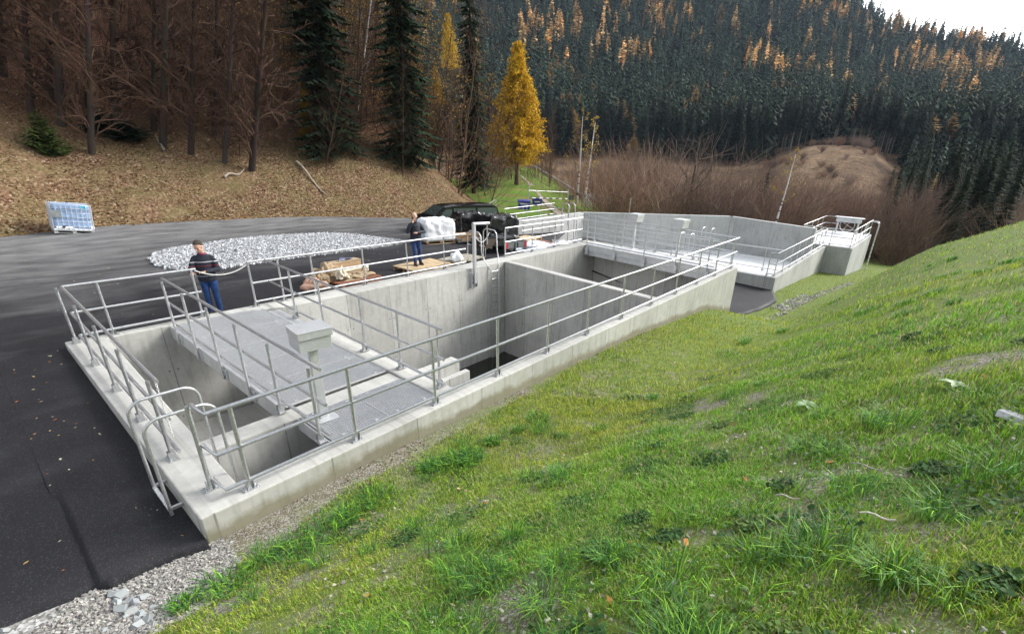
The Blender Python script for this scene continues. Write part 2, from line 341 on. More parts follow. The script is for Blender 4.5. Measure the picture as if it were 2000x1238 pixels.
fresh = k.mix(k.ramp(k.noise(1.5, 4, .6, mp.outputs[0]), [(.52, 0), (.72, .5)]), fresh, (.034, .034, .038))
olds = k.ramp(k.noise(1.7, 6, .65, mp.outputs[0]), [(.3, (.07, .07, .072)), (.55, (.18, .18, .18)), (.8, (.26, .258, .25))])
c = k.mix(old, fresh, olds); c = k.mix(1.0, c, k.ramp(fine, [(.3, .72), (.72, 1.3)]), 'MULTIPLY')
spk = k.n('ShaderNodeRGBToBW'); k.l(k.voro(130, g, 'Color'), spk.inputs[0]); c = k.mix(k.ramp(spk.outputs[0], [(.8, 0), (.86, .5)]), c, (.10, .10, .105))
k.bump(fine, .35, .006); M['asphalt'] = k.out(c, k.ramp(big, [(.3, .62), (.7, .8)]), 0, .32)
k = N('leaf_litter'); g = k.n('ShaderNodeNewGeometry').outputs['Position']; s = k.n('ShaderNodeSeparateXYZ'); k.l(g, s.inputs[0])
b1 = k.n('ShaderNodeRGBToBW'); k.l(k.voro(13, g, 'Color'), b1.inputs[0]); b2 = k.n('ShaderNodeRGBToBW'); k.l(k.voro(34, g, 'Color'), b2.inputs[0])
low = k.ramp(b1.outputs[0], [(.2, (.085, .048, .028)), (.5, (.175, .10, .060)), (.75, (.25, .165, .10)), (.9, (.38, .29, .20))])
low = k.mix(k.ramp(k.noise(.8, 5, .6, g), [(.35, 0), (.65, .6)]), low, k.ramp(b2.outputs[0], [(.3, (.11, .1, .035)), (.8, (.2, .17, .075))]))
up_ = k.ramp(b2.outputs[0], [(.2, (.036, .019, .012)), (.6, (.10, .05, .030)), (.85, (.18, .092, .052))])  # litter of the upper slope, with the shade of the wood painted into its colour
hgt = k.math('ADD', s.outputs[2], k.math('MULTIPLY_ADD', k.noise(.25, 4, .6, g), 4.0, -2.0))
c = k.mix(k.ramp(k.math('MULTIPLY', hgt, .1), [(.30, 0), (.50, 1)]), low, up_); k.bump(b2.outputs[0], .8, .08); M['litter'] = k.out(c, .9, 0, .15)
k = N('meadow_grass'); g = k.n('ShaderNodeNewGeometry').outputs['Position']; n1 = k.noise(.28, 5, .6, g); n2 = k.noise(5, 5, .7, g)
c = k.ramp(n1, [(.3, (.11, .155, .022)), (.5, (.1, .18, .025)), (.62, (.17, .15, .05)), (.75, (.2, .16, .08))]); c = k.mix(1.0, c, k.ramp(n2, [(.3, .65), (.7, 1.25)]), 'MULTIPLY'); M['meadow'] = k.out(c, .9, 0, .1)
k = N('brown_scrub_ground'); g = k.n('ShaderNodeNewGeometry').outputs['Position']; c = k.ramp(k.noise(.06, 6, .65, g), [(.35, (.075, .05, .034)), (.5, (.19, .125, .075)), (.68, (.27, .19, .12))]); c = k.mix(1.0, c, k.ramp(k.noise(.8, 6, .75, g), [(.3, .5), (.7, 1.35)]), 'MULTIPLY'); k.bump(k.noise(.5, 6, .7, g), 1.0, 1.2); M['scrub'] = k.out(c, .95, 0, .1); M['forestfloor'] = simple('dark_forest_floor', (.012, .015, .012), .95, 0, .4, .2, .1); M['path'] = simple('trodden_path', (.26, .22, .17), .95, 0, .25, 3)

# ---- bank, yard, hillside, meadow, mountain
def nonuni(a, b, fine_at, s0, gr):
    L = [fine_at]; st = s0
    while L[-1] < b: L.append(L[-1]+st); st *= gr
    L[-1] = b; D = [fine_at]; st = s0
    while D[-1] > a: D.append(D[-1]-st); st *= gr
    D[-1] = a; return np.array(sorted(set(L+D)))
xsA = nonuni(-.14, 85, -.14, .12, 1.03); ysA = nonuni(-70, -.15, -.15, .1, 1.035)
sheet('grass_bank', xsA, ysA, H_bank, M['soil'])
xsB = nonuni(-14, -.14, -.14, .1, 1.05); ysB = nonuni(-70, .9, -.3, .08, 1.04)
sheet('gravel_verge', xsB, ysB, lambda x, y: H_bank(x, np.minimum(y, 0))-.02*np.clip(y, 0, 1), M['soil'])
# fresh asphalt: two slabs, the nearer laid a few centimetres lower
def slab(name, x0, x1, yl, yh, f, th, m, nx=60, ny=70, jag=.03):
    us = np.linspace(0, 1, nx); vs_ = np.linspace(0, 1, ny)**1.6; X = np.empty((ny, nx)); Y = np.empty((ny, nx))
    for i, u in enumerate(us):
        a = yl(x0+(x1-x0)*u); b = yh(x0+(x1-x0)*u)
        Y[:, i] = a+(b-a)*vs_
    for j in range(ny):
        xa = x0(Y[j, 0]) if callable(x0) else x0; X[j] = xa+(x1-xa)*us
    return X, Y
def edgesheet(name, xs, ylo, yhi, f, m, ny=60, drop=.12, pw=1.7, lip=.09):
    """sheet between two edge lines; its border rounds off and drops like rolled asphalt"""
    n = len(xs); t = np.linspace(0, 1, ny)**pw; lo = ylo(xs); hi = yhi(xs)
    Y = lo[None]+(hi-lo)[None]*t[:, None]; X = np.repeat(xs[None], ny, 0); Z = f(X, Y)
    d = Y-lo[None]; Z = Z - drop*(1-np.clip(d/lip, 0, 1))**2
    X = np.concatenate([X[:1], X]); Y = np.concatenate([Y[:1]-.015, Y]); Z = np.concatenate([Z[:1]-.12, Z]); V = np.stack([X, Y, Z], -1).reshape(-1, 3)
    I = np.arange(V.shape[0]).reshape(ny+1, n); Q = np.stack([I[:-1, :-1], I[:-1, 1:], I[1:, 1:], I[1:, :-1]], -1).reshape(-1, 4)
    o = link(name, npmesh(name, V, Q, smooth=True), m); return tag(o, kind='structure')
jit = lambda x, a, s, sd: a*(fbm(x, x*0+sd*3.1, s, sd)-.5)
SEAM = -1.02
xl = np.linspace(-14, SEAM, 90); xr = np.linspace(SEAM-.05, -.135, 70)
edgesheet('asphalt_yard', xl, lambda x: np.interp(x, [-14, -1.9, -1.55, -1.2, SEAM], [.6, .12, .10, .04, .02])+jit(x, .12, 4, 2), edge_y, lambda x, y: H_yard(x, y)-.03*(1-sstep(1.2, 2.6, y)), M['asphalt'], 110)
def zr(x, y): return H_yard(x, y)+.0-.09*(1-sstep(0, .10, x-(SEAM-.05)))*(1-sstep(1.2, 2.4, y)) + .012*(1-sstep(2.0, 3.0, y)) + .004
edgesheet('asphalt_yard_beside_tank', xr, lambda x: np.interp(x, [SEAM-.06, SEAM+.08, -.5, -.1], [.02, -.07, -.13, -.27])+jit(x, .06, 5, 4), lambda x: edge_y(x), zr, M['asphalt'], 120)
xm = np.linspace(-.135, 18.0, 90); edgesheet('asphalt_yard_along_tank', xm, lambda x: x*0+7.20, edge_y, H_yard, M['asphalt'], 60, 0, 1.2)
xf = np.linspace(18.0, 50, 60); edgesheet('access_road', xf, lambda x: np.interp(x, [18, 22, 26, 32, 50], [9.3, 11.5, 13.8, 19.5, 36.5]), lambda x: edge_y(x), H_yard, M['asphalt'], 30, 0, 1.1)
def H_patch(x, y): return np.interp(y, [-1.2, 4, 9.6, 11], [-1.86, -1.7, -.85, -.8])+0*x
edgesheet('asphalt_apron', np.linspace(17.7, 23.0, 30), lambda x: np.interp(x, [17.7, 19.2, 21.3, 23], [-.5, -.85, -1.05, -.5])+jit(x, .12, 2, 6), lambda x: x*0+10.5, H_patch, M['asphalt'], 40, .08)
# leafy hillside behind the yard
xh = np.concatenate([np.linspace(-70, -16, 25), np.linspace(-14, 45, 130)]); dh = np.concatenate([np.linspace(0, 10, 45), np.linspace(10.6, 95, 60)])
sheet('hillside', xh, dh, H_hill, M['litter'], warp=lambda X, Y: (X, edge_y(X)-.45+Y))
# meadow slope with its path
crest = [(850, 352, 84), (890, 350, 88), (935, 345, 90), (965, 334, 92), (1010, 324, 98), (1045, 330, 96), (1090, 358, 78), (1130, 384, 62), (1170, 402, 52), (1245, 428, 46), (1330, 470, 42)]
foot = [(840, 440, 30), (870, 438, 30), (900, 436, 30), (950, 432, 31), (1000, 428, 33), (1040, 424, 35), (1080, 424, 36), (1120, 424, 37), (1160, 428, 37), (1240, 446, 36), (1330, 480, 35)]
cr = np.array([atd(*p) for p in crest]); ft = np.array([atd(*p) for p in foot])
def lerp_rows(A, n):
    u = np.linspace(0, len(A)-1, n); i = np.minimum(u.astype(int), len(A)-2); f = (u-i)[:, None]; return A[i]*(1-f)+A[i+1]*f
crd, ftd = lerp_rows(cr, 60), lerp_rows(ft, 60); back = crd + np.array([FW[0], FW[1], 0])*16 + [0, 0, -9.0]
rows = [ftd+(crd-ftd)*t for t in np.linspace(0, 1, 40)] + [crd+(back-crd)*t for t in (.25, .6, 1)]
V = np.array(rows); V[1:40, :, 2] += .35*(fbm(V[1:40, :, 0], V[1:40, :, 1], .12, 21)-.5)
I = np.arange(V.shape[0]*60).reshape(V.shape[0], 60); Q = np.stack([I[:-1, :-1], I[:-1, 1:], I[1:, 1:], I[1:, :-1]], -1).reshape(-1, 4)
tag(link('meadow', npmesh('meadow', V.reshape(-1, 3), Q, smooth=True), M['meadow']), kind='structure')
def mead(u, t):
    i = u*59; a = int(min(58, i)); f = i-a; j = t*39; b = int(min(38, j)); g_ = j-b
    return (V[b, a]*(1-f)+V[b, a+1]*f)*(1-g_)+(V[b+1, a]*(1-f)+V[b+1, a+1]*f)*g_
mb = MB(); pth = [(.66, .02, .08), (.60, .12, .05), (.54, .25, .03), (.48, .42, .018), (.43, .62, .013), (.40, .85, .008)]
L = [tuple(mead(u-wd/2, t)+np.array([0, 0, .04])) for u, t, wd in pth]; Rr = [tuple(mead(u+wd/2, t)+np.array([0, 0, .04])) for u, t, wd in pth]
mb.add(L+Rr, [(i, i+1, len(pth)+i+1, len(pth)+i) for i in range(len(pth)-1)]); tag(mb.build('footpath', M['path']), kind='structure')
# valley and mountain
AZ = np.radians(np.linspace(-45, 75, 150)); DD = np.array([36, 45, 58, 75, 95, 115, 135, 150, 163, 176, 188, 200, 218, 240, 265, 295, 330, 370, 415, 465, 520, 580, 640, 680, 740])
def ridge(az): return np.interp(np.degrees(az), [-45, -14, -6, -1.8, 3, 7.3, 9.4, 15, 25, 45, 75], [4.0, 7.0, 8.1, 8.8, 9.9, 10.9, 12.4, 15.3, 18.5, 21, 21])
def el_m(az, d):
    s = np.clip((d-200)/480, 0, 1); return .2+(ridge(az)-.2)*s**.8 + .5*np.sin(az*9+s*7)*s*(1-s)*2
def H_mt(az, d):
    z = np.where(d >= 200, CAM[2]+d*np.tan(np.radians(el_m(az, d))), np.interp(d, [30, 36, 58, 95, 140, 200], [-4.5, -5, -6.5, -7, -3.5, CAM[2]+.70]))
    bump_ = 7.6*np.exp(-((np.degrees(az)-9.0)/4.6)**4)*np.exp(-((d-175)/36)**2)
    return np.where(d > 680, CAM[2]+680*np.tan(np.radians(el_m(az, 680.)))-(d-680)*.6, z)+bump_
A, D = np.meshgrid(AZ, DD); Z = H_mt(A, D) + (fbm(A*40, D*.02, 1, 31)-.5)*np.clip((D-215)/40, 0, 6)
Vm = np.stack([CAM[0]+D*np.cos(A), CAM[1]+D*np.sin(A), Z], -1); I = np.arange(A.size).reshape(A.shape)
Q = np.stack([I[:-1, :-1], I[1:, :-1], I[1:, 1:], I[:-1, 1:]], -1).reshape(-1, 4)
split = 12
tag(link('valley_floor', npmesh('valley_floor', Vm.reshape(-1, 3), Q[:split*149], smooth=True), M['scrub']), kind='structure')
tag(link('mountain', npmesh('mountain', Vm.reshape(-1, 3), Q[split*149:], smooth=True), M['forestfloor']), kind='structure')

# ------------------------------------------------------------------ the concrete tank
tk = thing('settling_tank', 'large open rectangular concrete tank between the asphalt yard and the grass bank', 'tank', (0, 0, 0))
BV = .018
def wall(poly, z0, z1, m, parent, name='wall', bevel=BV):
    return MB().prism(poly, z0, z1).build(name, m, parent, bevel)
ZB = -4.2
wall([(-.13, -.14), (17.62, -.14), (17.62, .2), (.36, .2), (.47, 6.93), (2.6, 6.93), (4.0, 6.52), (18.2, 6.52), (18.2, 7.2), (-.13, 7.2)], ZB, 0, M['con_x'], tk, 'outer_wall')
wall([(17.32, .205), (17.62, .205), (18.2, 6.515), (17.9, 6.515)], ZB, 0, M['con_y'], tk)
wall([(11.2, .205), (11.5, .205), (12.0, 6.515), (11.7, 6.515)], ZB, 0, M['con_y'], tk, 'divider_wall', .03)
wall([(.37, 1.22), (3.38, 1.22), (3.38, 1.58), (.375, 1.58)], ZB, -.045, M['con_x'], tk, 'divider_wall')
wall([(3.39, .205), (3.74, .205), (3.74, 4.3), (3.39, 4.3)], ZB, -.02, M['con_y'], tk, 'divider_wall')
wall([(3.39, 4.305), (3.74, 4.305), (3.74, 6.6), (3.39, 6.68)], ZB, -.9, M['con_y'], tk, 'divider_wall')
mb = MB(); mb.prism([(3.75, .7), (4.55, .7), (4.55, .82), (3.75, .82)], -.45, -.12).prism([(3.75, 1.22), (4.75, 1.22), (4.75, 1.46), (3.75, 1.46)], -.45, -.12).prism([(3.75, .825), (4.55, .825), (4.55, 1.215), (3.75, 1.215)], -.45, -.38)
mb.build('outlet_channel', M['con_x'], tk, .012)
mb = MB(); mb.prism([(.3, .1), (3.45, .1), (3.45, 6.95), (.3, 6.95)], -2.6, -2.45); mb.build('floor', M['con_x'], tk)
k = N('still_dark_water'); f = k.noise(6, 3); k.bump(f, .03, .01); M['water'] = k.out((.018, .019, .013), .06, 0, .5)
tag(MB().prism([(3.7, .15), (17.7, .15), (18, 6.6), (3.7, 6.6)], -4.1, -3.62).build('water', M['water']), kind='structure')

# ------------------------------------------------------------------ railings
_post = {}
def post_mesh(h, r):
    key = (round(h, 3), r)
    if key not in _post:
        a = MB(); a.tube([(0, 0, 0), (0, 0, h)], r, 10); _post[key] = a.mesh('post')
        b = MB(); b.box((0, 0, .006), (.17, .11, .012)); b.box((-.034, 0, .06), (.008, .08, .1)).box((.034, 0, .06), (.008, .08, .1))
        for sx in (-.065, .065):
            for sy in (-.036, .036): b.tube([(sx, sy, .01), (sx, sy, .03)], .009, 6)
        _post['plate'] = b.mesh('base_plate')
    return _post[key], _post['plate']
def rails_on(root, line, heights, r, names=('handrail', 'knee_rail', 'toe_rail'), m=None):
    for hgt, nm in zip(heights, names):
        mb = MB(); mb.tube([(p[0], p[1], p[2]+hgt) for p in line], r, 10); mb.build(nm, m or M['steel'], root)
def add_post(root, p, h, r=.023, plate=True, rz=0.0, below=0.0):
    me, pl = post_mesh(h+below, r)
    o = link('post', me, M['steel'], root, (p[0]-root.location[0], p[1]-root.location[1], p[2]-below-root.location[2]))
    if plate: b = link('base_plate', pl, M['steel'], o); b.rotation_euler = (0, 0, rz)
    return o
def railing(label, line, posts, h=1.1, r=.0245, heights=None, pr=.023, plate=True, rz=0.0, group=None, below=0.0, capoff=None):
    t = thing('railing', label, 'railing', line[0], 0, group)
    rails_on(t, line, heights or (h, h*.53, h*.11), r)
    for p in posts: add_post(t, p, h-(.0 if capoff is None else .01), pr, plate, rz, below)
    return t
# along the grass side
RX = [.427, 1.786, 3.164, 4.584, 6.03, 7.472, 9.006, 10.619, 12.232, 13.866, 15.491, 17.18]
t = railing('long silver railing on the wall beside the grass bank', [(.17, .32, 0), (.19, .0, 0), (17.55, .0, 0)], [(x, .0, 0) for x in RX])
add_post(t, (.13, .32, 0), 1.1)
# the near end wall: rails carried a hand's breadth inside the posts
NY = [5.48, 4.051, 2.712, 1.319]
t = railing('silver railing along the narrow near end of the tank', [(.10, 7.03, 0), (.095, 1.22, 0)], [(.02, 7.02, 0)]+[(.03, y, 0) for y in NY], rz=R(90))
for y in [7.02]+NY:
    for hh in (1.1, .58, .12):
        mb = MB(); mb.tube([(.02, y, hh-.03), (.02, y, hh-.02), (.095, y, hh-.03)], .011, 6); mb.build('rail_bracket', M['steel'], t)
# yard side, up to the gap the man is closing with the rope
t = railing('silver railing from the near corner to the gap closed by a rope', [(.10, 7.05, 0), (2.27, 7.05, 0)], [(.60, 7.05, 0), (2.18, 7.05, 0)])
LX = [3.327, 4.004, 4.832, 6.324, 7.824, 9.304]
t = railing('silver railing on the yard side between the rope gap and the tank ladder', [(3.327, 7.05, 0), (10.2, 6.98, 0)], [(x, 7.05, 0) for x in LX])
mb = MB(); mb.tube([(3.327, 7.05, 1.1), (3.327, 7.05, .12)], .0245, 10); mb.build('end_rail', M['steel'], t)
t = railing('silver railing on the yard side from the tank ladder to the far walkway', [(12.25, 7.0, 0), (17.5, 7.05, 0)], [(x, 7.04, 0) for x in (12.3, 13.9, 15.42, 17.0)])
mb = MB(); mb.tube([(12.25, 7.0, .12), (12.22, 7.0, .6), (12.25, 7.0, 1.1)], .0245, 10); mb.build('end_rail', M['steel'], t)
# walkway over the near bays
wk = thing('grating_walkway', 'galvanised grating walkway crossing the near end of the tank', 'walkway', (1.6, .2, 0))
def grating(x0, x1, y0, y1, z, px=.034, pyy=.034, h=.03, th=.005):
    nx = int((x1-x0)/px); ny = int((y1-y0)/pyy); mb = MB()
    for i in range(nx+1): x = x0+(x1-x0)*i/nx; mb.box((x, (y0+y1)/2, z-h/2), (th, y1-y0, h))
    for j in range(ny+1): y = y0+(y1-y0)*j/ny; mb.box(((x0+x1)/2, y, z-h/2+.004), (x1-x0, th*1.1, h*.7))
    for y in (y0, y1): mb.box(((x0+x1)/2, y, z-h/2+.002), (x1-x0+.006, .006, h+.004))
    for x in (x0, x1): mb.box((x, (y0+y1)/2, z-h/2+.003), (.006, y1-y0+.004, h+.004))
    for sx in (x0+.18, x1-.18):
        for s in (y0+.06, y1-.06): mb.box((sx, s, z+.004), (.05, .03, .008))
    return mb
ed = [1.62, 2.62, 3.62, 4.62, 5.62, 6.86]
for a, b in zip(ed[:-1], ed[1:]): grating(1.57, 3.34, a+.004, b-.004, .0).build('grating_panel', M['grate'], wk)
grating(1.57, 2.46, .22, 1.18, -.02).build('grating_panel', M['grate'], wk); grating(2.47, 3.34, .22, 1.18, -.02).build('grating_panel', M['grate'], wk)
for x, s in ((1.50, 1), (3.42, -1)):
    mb = MB(); y0, y1 = (1.62, 6.9) if s > 0 else (4.35, 6.5)
    mb.box((x, (y0+y1)/2, -.15), (.012, y1-y0, .27)).box((x+s*.035, (y0+y1)/2, -.284), (.08, y1-y0, .012)).box((x+s*.035, (y0+y1)/2, -.016), (.08, y1-y0, .012)); mb.build('girder', M['sheet'], wk)
mb = MB(); mb.box((3.50, 5.42, -.03), (.24, 2.16, .01)); mb.box((3.625, 5.42, -.12), (.01, 2.16, .18)); mb.build('cover_sheet', M['sheet'], wk)
mb = MB(); mb.box((1.53, .7, -.12), (.012, .98, .2)).box((1.56, .7, -.215), (.07, .98, .012)); mb.build('girder', M['sheet'], wk)
for y in (6.3, 5.16, 3.92, 2.73): MB().box((1.478, y-.16, -.15), (.03, .05, .2)).build('web_plate', M['sheet'], wk)
PY = [6.28, 5.14, 3.9, 2.71]
t = railing('silver railing along the near edge of the grating walkway', [(1.53, 6.55, 0), (1.53, .18, 0)], [], heights=(1.1, .58, .12))
for y in PY: add_post(t, (1.455, y, 0), 1.1, .023, False, 0, .24); MB().box((1.462, y, -.2), (.05, .13, .09)).build('clamp', M['steel'], t)
for y in (1.55, .36): add_post(t, (1.46, y, -.02), 1.11, rz=R(90))
QY = [5.6, 4.3, 2.72, 1.52, .42]
t = railing('silver railing along the far edge of the grating walkway', [(3.70, 7.0, 0), (3.54, .2, 0)], [], heights=(1.1, .58, .12))
for y in QY: add_post(t, (3.60+.02*(y/7), y, 0), 1.1)
# rope and chain
def sag(a, b, s, n=16): a = Vector(a); b = Vector(b); return [a.lerp(b, i/n)-Vector((0, 0, 4*s*(i/n)*(1-i/n))) for i in range(n+1)]
tag(MB().tube(sag((2.24, 7.05, 1.07), (3.32, 7.05, 1.05), .17), .012, 6).build('safety_rope', M['rope']), 'pale safety rope sagging across the gap in the railing beside the striped man', 'rope')
tag(MB().tube(sag((10.76, 7.1, 1.0), (11.5, 7.1, 1.0), .3), .014, 6).build('safety_chain', M['chain']), 'grey chain hanging between the hoops of the tank ladder', 'chain')
mb = MB()
for i in range(26):
    c = Vector((.075, 1.16-.006*i*0, 1.08-.035*i*.8)); q = R(90)*(i % 2); pts = [c+Vector((.010*math.cos(a)*math.cos(q), .010*math.cos(a)*math.sin(q), .02*math.sin(a))) for a in np.linspace(0, 2*math.pi, 9)[:-1]]
    mb.tube(pts, .0035, 5, closed=True)
tag(mb.build('safety_chain', M['chain']), 'short white chain dangling from the railing end by the near ladder', 'chain')
# ---- ladders
def hooppath(x0, x1, y, z0, ztop, z2, rr=.22):
    """vertical x0 up, over with rounded corners, down at x1"""
    P = [(x0, y, z0)]; s = 1 if x1 > x0 else -1
    P += [(x0+s*(rr-rr*math.cos(a)), y, ztop-rr+rr*math.sin(a)) for a in np.linspace(0, math.pi/2, 7)]
    P += [(x1-s*(rr-rr*math.sin(a)), y, ztop-rr+rr*math.cos(a)) for a in np.linspace(0, math.pi/2, 7)]
    P += [(x1, y, z2)]; return P
ld = thing('access_ladder', 'silver ladder with two rounded handrails straddling the near end wall', 'ladder', (0, .8, 0))
for y in (1.06, .46):
    MB().tube(hooppath(-.26, .42, y, -.20, 1.0, -.35, .16), .018, 10).build('handrail', M['steel'], ld)
    mb = MB(); mb.box((-.26, y, .0), (.03, .022, .42)); mb.box((.42, y, -.9), (.03, .022, 1.2)); mb.build('side_rail', M['steel'], ld)
    MB().box((-.195, y, -.12), (.13, .035, .035)).build('wall_bracket', M['steel'], ld); MB().box((.40, y, -.45), (.06, .03, .03)).build('wall_bracket', M['steel'], ld)
MB().box((-.26, .76, -.14), (.04, .58, .03)).build('rung', M['steel'], ld)
for i in range(5): MB().box((.42, .76, -.35-.28*i), (.05, .58, .03)).build('rung', M['steel'], ld)
ld = thing('access_ladder', 'narrow ladder running down the inner wall into the dark water', 'ladder', (11.1, 6.5, 0))
def bent(x): return [(x, 6.44, -3.7), (x, 6.44, -.15), (x+(.12 if x > 11 else -.12), 6.7, .1), (x, 6.75, .35), (x, 6.75, 1.05)]
for x in (10.93, 11.32):
    s = .0; MB().tube([(x, 6.44, -3.7), (x, 6.44, -.2), (x+(.16 if x > 11.1 else -.16), 6.62, .12), (x+(.2 if x > 11.1 else -.2), 6.72, .4), (x+(.2 if x > 11.1 else -.2), 6.75, .98), (x+(.2 if x > 11.1 else -.2), 6.85, 1.10), (x+(.2 if x > 11.1 else -.2), 7.3, 1.12), (x+(.2 if x > 11.1 else -.2), 7.42, 1.02), (x+(.2 if x > 11.1 else -.2), 7.45, .0)], .021, 8).build('handrail', M['steel'], ld)
for i in range(13): MB().tube([(10.93, 6.44, -.25-.28*i), (11.32, 6.44, -.25-.28*i)], .014, 6).build('rung', M['steel'], ld)
dv = thing('davit_post', 'silver lifting post with a short square arm beside the tank ladder', 'lifting post', (10.0, 6.45, -.6))
MB().box((10.10, 6.42, .50), (.10, .10, 2.06)).build('post', M['sheet'], dv, .008); MB().tube([(10.06, 6.42, 1.50), (10.80, 6.42, 1.46)], .05, 10).build('arm', M['steel'], dv)
mb = MB(); mb.box((9.98, 6.47, -.42), (.012, .1, .5)).box((10.22, 6.47, -.42), (.012, .1, .5)).box((10.10, 6.512, -.42), (.3, .012, .5)); mb.build('socket', M['sheet'], dv)
MB().tube([(10.72, 6.42, 1.46), (10.72, 6.42, .75)], .02, 8).build('strut', M['steel'], dv)
# ---- drive housings on posts
def housing(label, x, y, z, rz, h=1.45, d=(.46, .43, .29), group=None):
    t = thing('control_box', label, 'control box', (x, y, z), rz, group); M_ = dict(world=False)
    mb = MB(); a, b = d[0]/2, d[1]/2; z1 = h; zm = h-d[2]*.38; z0 = h-d[2]
    mb.prism([(-a, -b), (a, -b), (a, b), (-a, b)], zm, z1-.012); mb.build('box', M['sheet'], t, .006, world=False)
    low = [(-a*.98, -b*.86, z0), (a*.86, -b*.86, z0), (a*.86, b*.95, z0), (-a*.98, b*.95, z0), (-a*.98, -b*.90, zm-.006), (a*.90, -b*.90, zm-.006), (a*.90, b*.95, zm-.006), (-a*.98, b*.95, zm-.006)]
    mb = MB(); mb.add(low, [(3, 2, 1, 0), (4, 5, 6, 7), (0, 1, 5, 4), (1, 2, 6, 5), (2, 3, 7, 6), (3, 0, 4, 7)]); mb.build('lower_box', M['sheet'], t, .004, world=False)
    MB().box((0, 0, z1-.004), (d[0]+.016, d[1]+.016, .012)).build('lid', M['sheet'], t, .003, world=False)
    MB().box((-.0, .02, (z0+.0)/2), (.12, .085, z0-.0)).build('pole', M['sheet'], t, .006, world=False)
    MB().box((0, 0, .008), (.34, .30, .012)).build('foot_plate', M['sheet'], t, world=False); return t
housing('large grey steel control box on a post standing on the near grating walkway', 1.80, .90, -.02, R(-6))
housing('grey steel control box on a post of the far walkway, the one nearer the yard', 17.85, 4.52, .0, R(-4), 1.5, (.55, .46, .34))
housing('grey steel control box on a post of the far walkway, the one nearer the bank', 17.75, 2.42, .0, R(-4), 1.5, (.55, .46, .34))
# ---- walkway at the far end
wk = thing('grating_walkway', 'grey walkway with deep girders across the far end of the tank', 'walkway', (17, .2, 0))
mb = MB(); mb.prism([(16.42, .22), (17.36, .22), (17.93, 6.5), (17.05, 6.5)], -.03, .012); mb.build('grating_panel', M['grate'], wk)
mb = MB(); mb.prism([(16.40, .22), (16.415, .22), (17.045, 6.5), (17.03, 6.5)], -.42, .03); mb.prism([(16.32, .22), (16.398, .22), (17.028, 6.5), (16.95, 6.5)], -.22, -.205); mb.prism([(16.32, .22), (16.398, .22), (17.028, 6.5), (16.95, 6.5)], -.42, -.405); mb.build('girder', M['sheet'], wk)
t = railing('silver railing along the near edge of the far walkway', [(16.98, 6.75, 0), (16.36, .35, 0)], [], heights=(1.1, .58, .12))
for y in (6.35, 4.85, 3.35, 1.9, .6):
    x = 16.36+(y-.35)/6.4*.62-.04; add_post(t, (x, y, 0), 1.1, .023, False, 0, .3); MB().box((x-.0, y+.0, -.25), (.05, .14, .30)).build('clamp', M['sheet'], t)
t = railing('silver railing along the far edge of the far walkway', [(18.35, 7.3, 0), (18.1, 5.6, 0), (17.5, .0, 0)], [(18.07, 5.2, 0), (17.9, 3.5, 0), (17.72, 1.7, 0), (18.2, 6.8, 0)], heights=(1.1, .58, .12))
# ------------------------------------------------------------------ second basin and shaft further down
bs = thing('concrete_basin', 'far concrete basin with a pale floor and a tall bent back wall', 'basin', (24, 0, -1.25))
wall([(22.8, -.46), (24.15, -.46), (24.15, 9.5), (22.8, 9.5)], -3.0, -1.25, M['con_far'], bs)
wall([(24.155, -.46), (35.39, -.46), (35.39, -.14), (24.155, -.14)], -5, -1.25, M['con_far_x'], bs)
def thick(line, th):
    """offset a polyline to its left"""
    P = [np.array(p, float) for p in line]; out = []
    for i, p in enumerate(P):
        a = P[max(0, i-1)]; b = P[min(len(P)-1, i+1)]; t = (b-a)/np.linalg.norm(b-a); out.append(p+np.array([-t[1], t[0]])*-th)
    return out
for a, b, za, zb in (((32.05, -.14), (32.4, 5.1), .14, .30), ((32.4, 5.1), (25.4, 12.3), .30, .30), ((25.4, 12.3), (16.2, 12.0), .30, .30)):
    a = np.array(a); b = np.array(b); t = (b-a)/np.linalg.norm(b-a); n_ = np.array([t[1], -t[0]])*.35
    mb = MB(); mb.prism([tuple(a), tuple(a+n_), tuple(b+n_), tuple(b)], [-3]*4, [za, za, zb, zb]); mb.build('wall', M['con_far'], bs, .02)
tag(bs.children[-1], kind=None)
MB().prism([(24.1, -.2), (32.1, -.2), (32.45, 5.1), (25.4, 12.35), (24.1, 12.3)], -2.3, -2.0).build('floor', M['con_white'], bs)
MB().prism([(23.0, -.2), (24.0, -.2), (24.0, 9.4), (23.0, 9.4)], -1.27, -1.238).build('grating_panel', M['grate'], bs)
t = railing('silver railing along the inner edge of the far basin platform', [(24.08, 9.0, -1.25), (24.08, -.25, -1.25)], [(24.08, y, -1.25) for y in (8.6, 7, 5.4, 3.8, 2.1, .5)])
t = railing('silver railing on the low right wall of the far basin', [(22.95, .0, -1.25), (22.95, -.3, -1.25), (35.3, -.3, -1.25)], [(x, -.3, -1.25) for x in (23.1, 24.6, 26.1, 27.6, 29.1, 30.6, 32.1, 33.6, 35.0)]+[(22.95, .0, -1.25)])
for x in (26.2, 29.6):
    t = thing('access_ladder', 'hooped ladder on the %s side of the far basin platform' % ('nearer' if x < 28 else 'farther'), 'ladder', (x, 5.5, -1.9))
    for y in (5.3, 5.9): MB().tube([(x+p[0]*1.0, y, p[2]) for p in hooppath(0, .7, 0, -1.95, -.3, -1.95)], .024, 8).build('handrail', M['steel'], t)
    for z in (-1.7, -1.4): MB().tube([(x, 5.3, z), (x, 5.9, z)], .018, 6).build('rung', M['steel'], t)
tw = thing('concrete_shaft', 'tall square concrete shaft at the far right end of the basins', 'shaft', (36, -1, -3))
wall([(35.4, -1.97), (44.5, -2.12), (44.5, 1.4), (35.4, 1.4)], -8, -1.2, M['con_far'], tw, 'shaft_wall', .03)
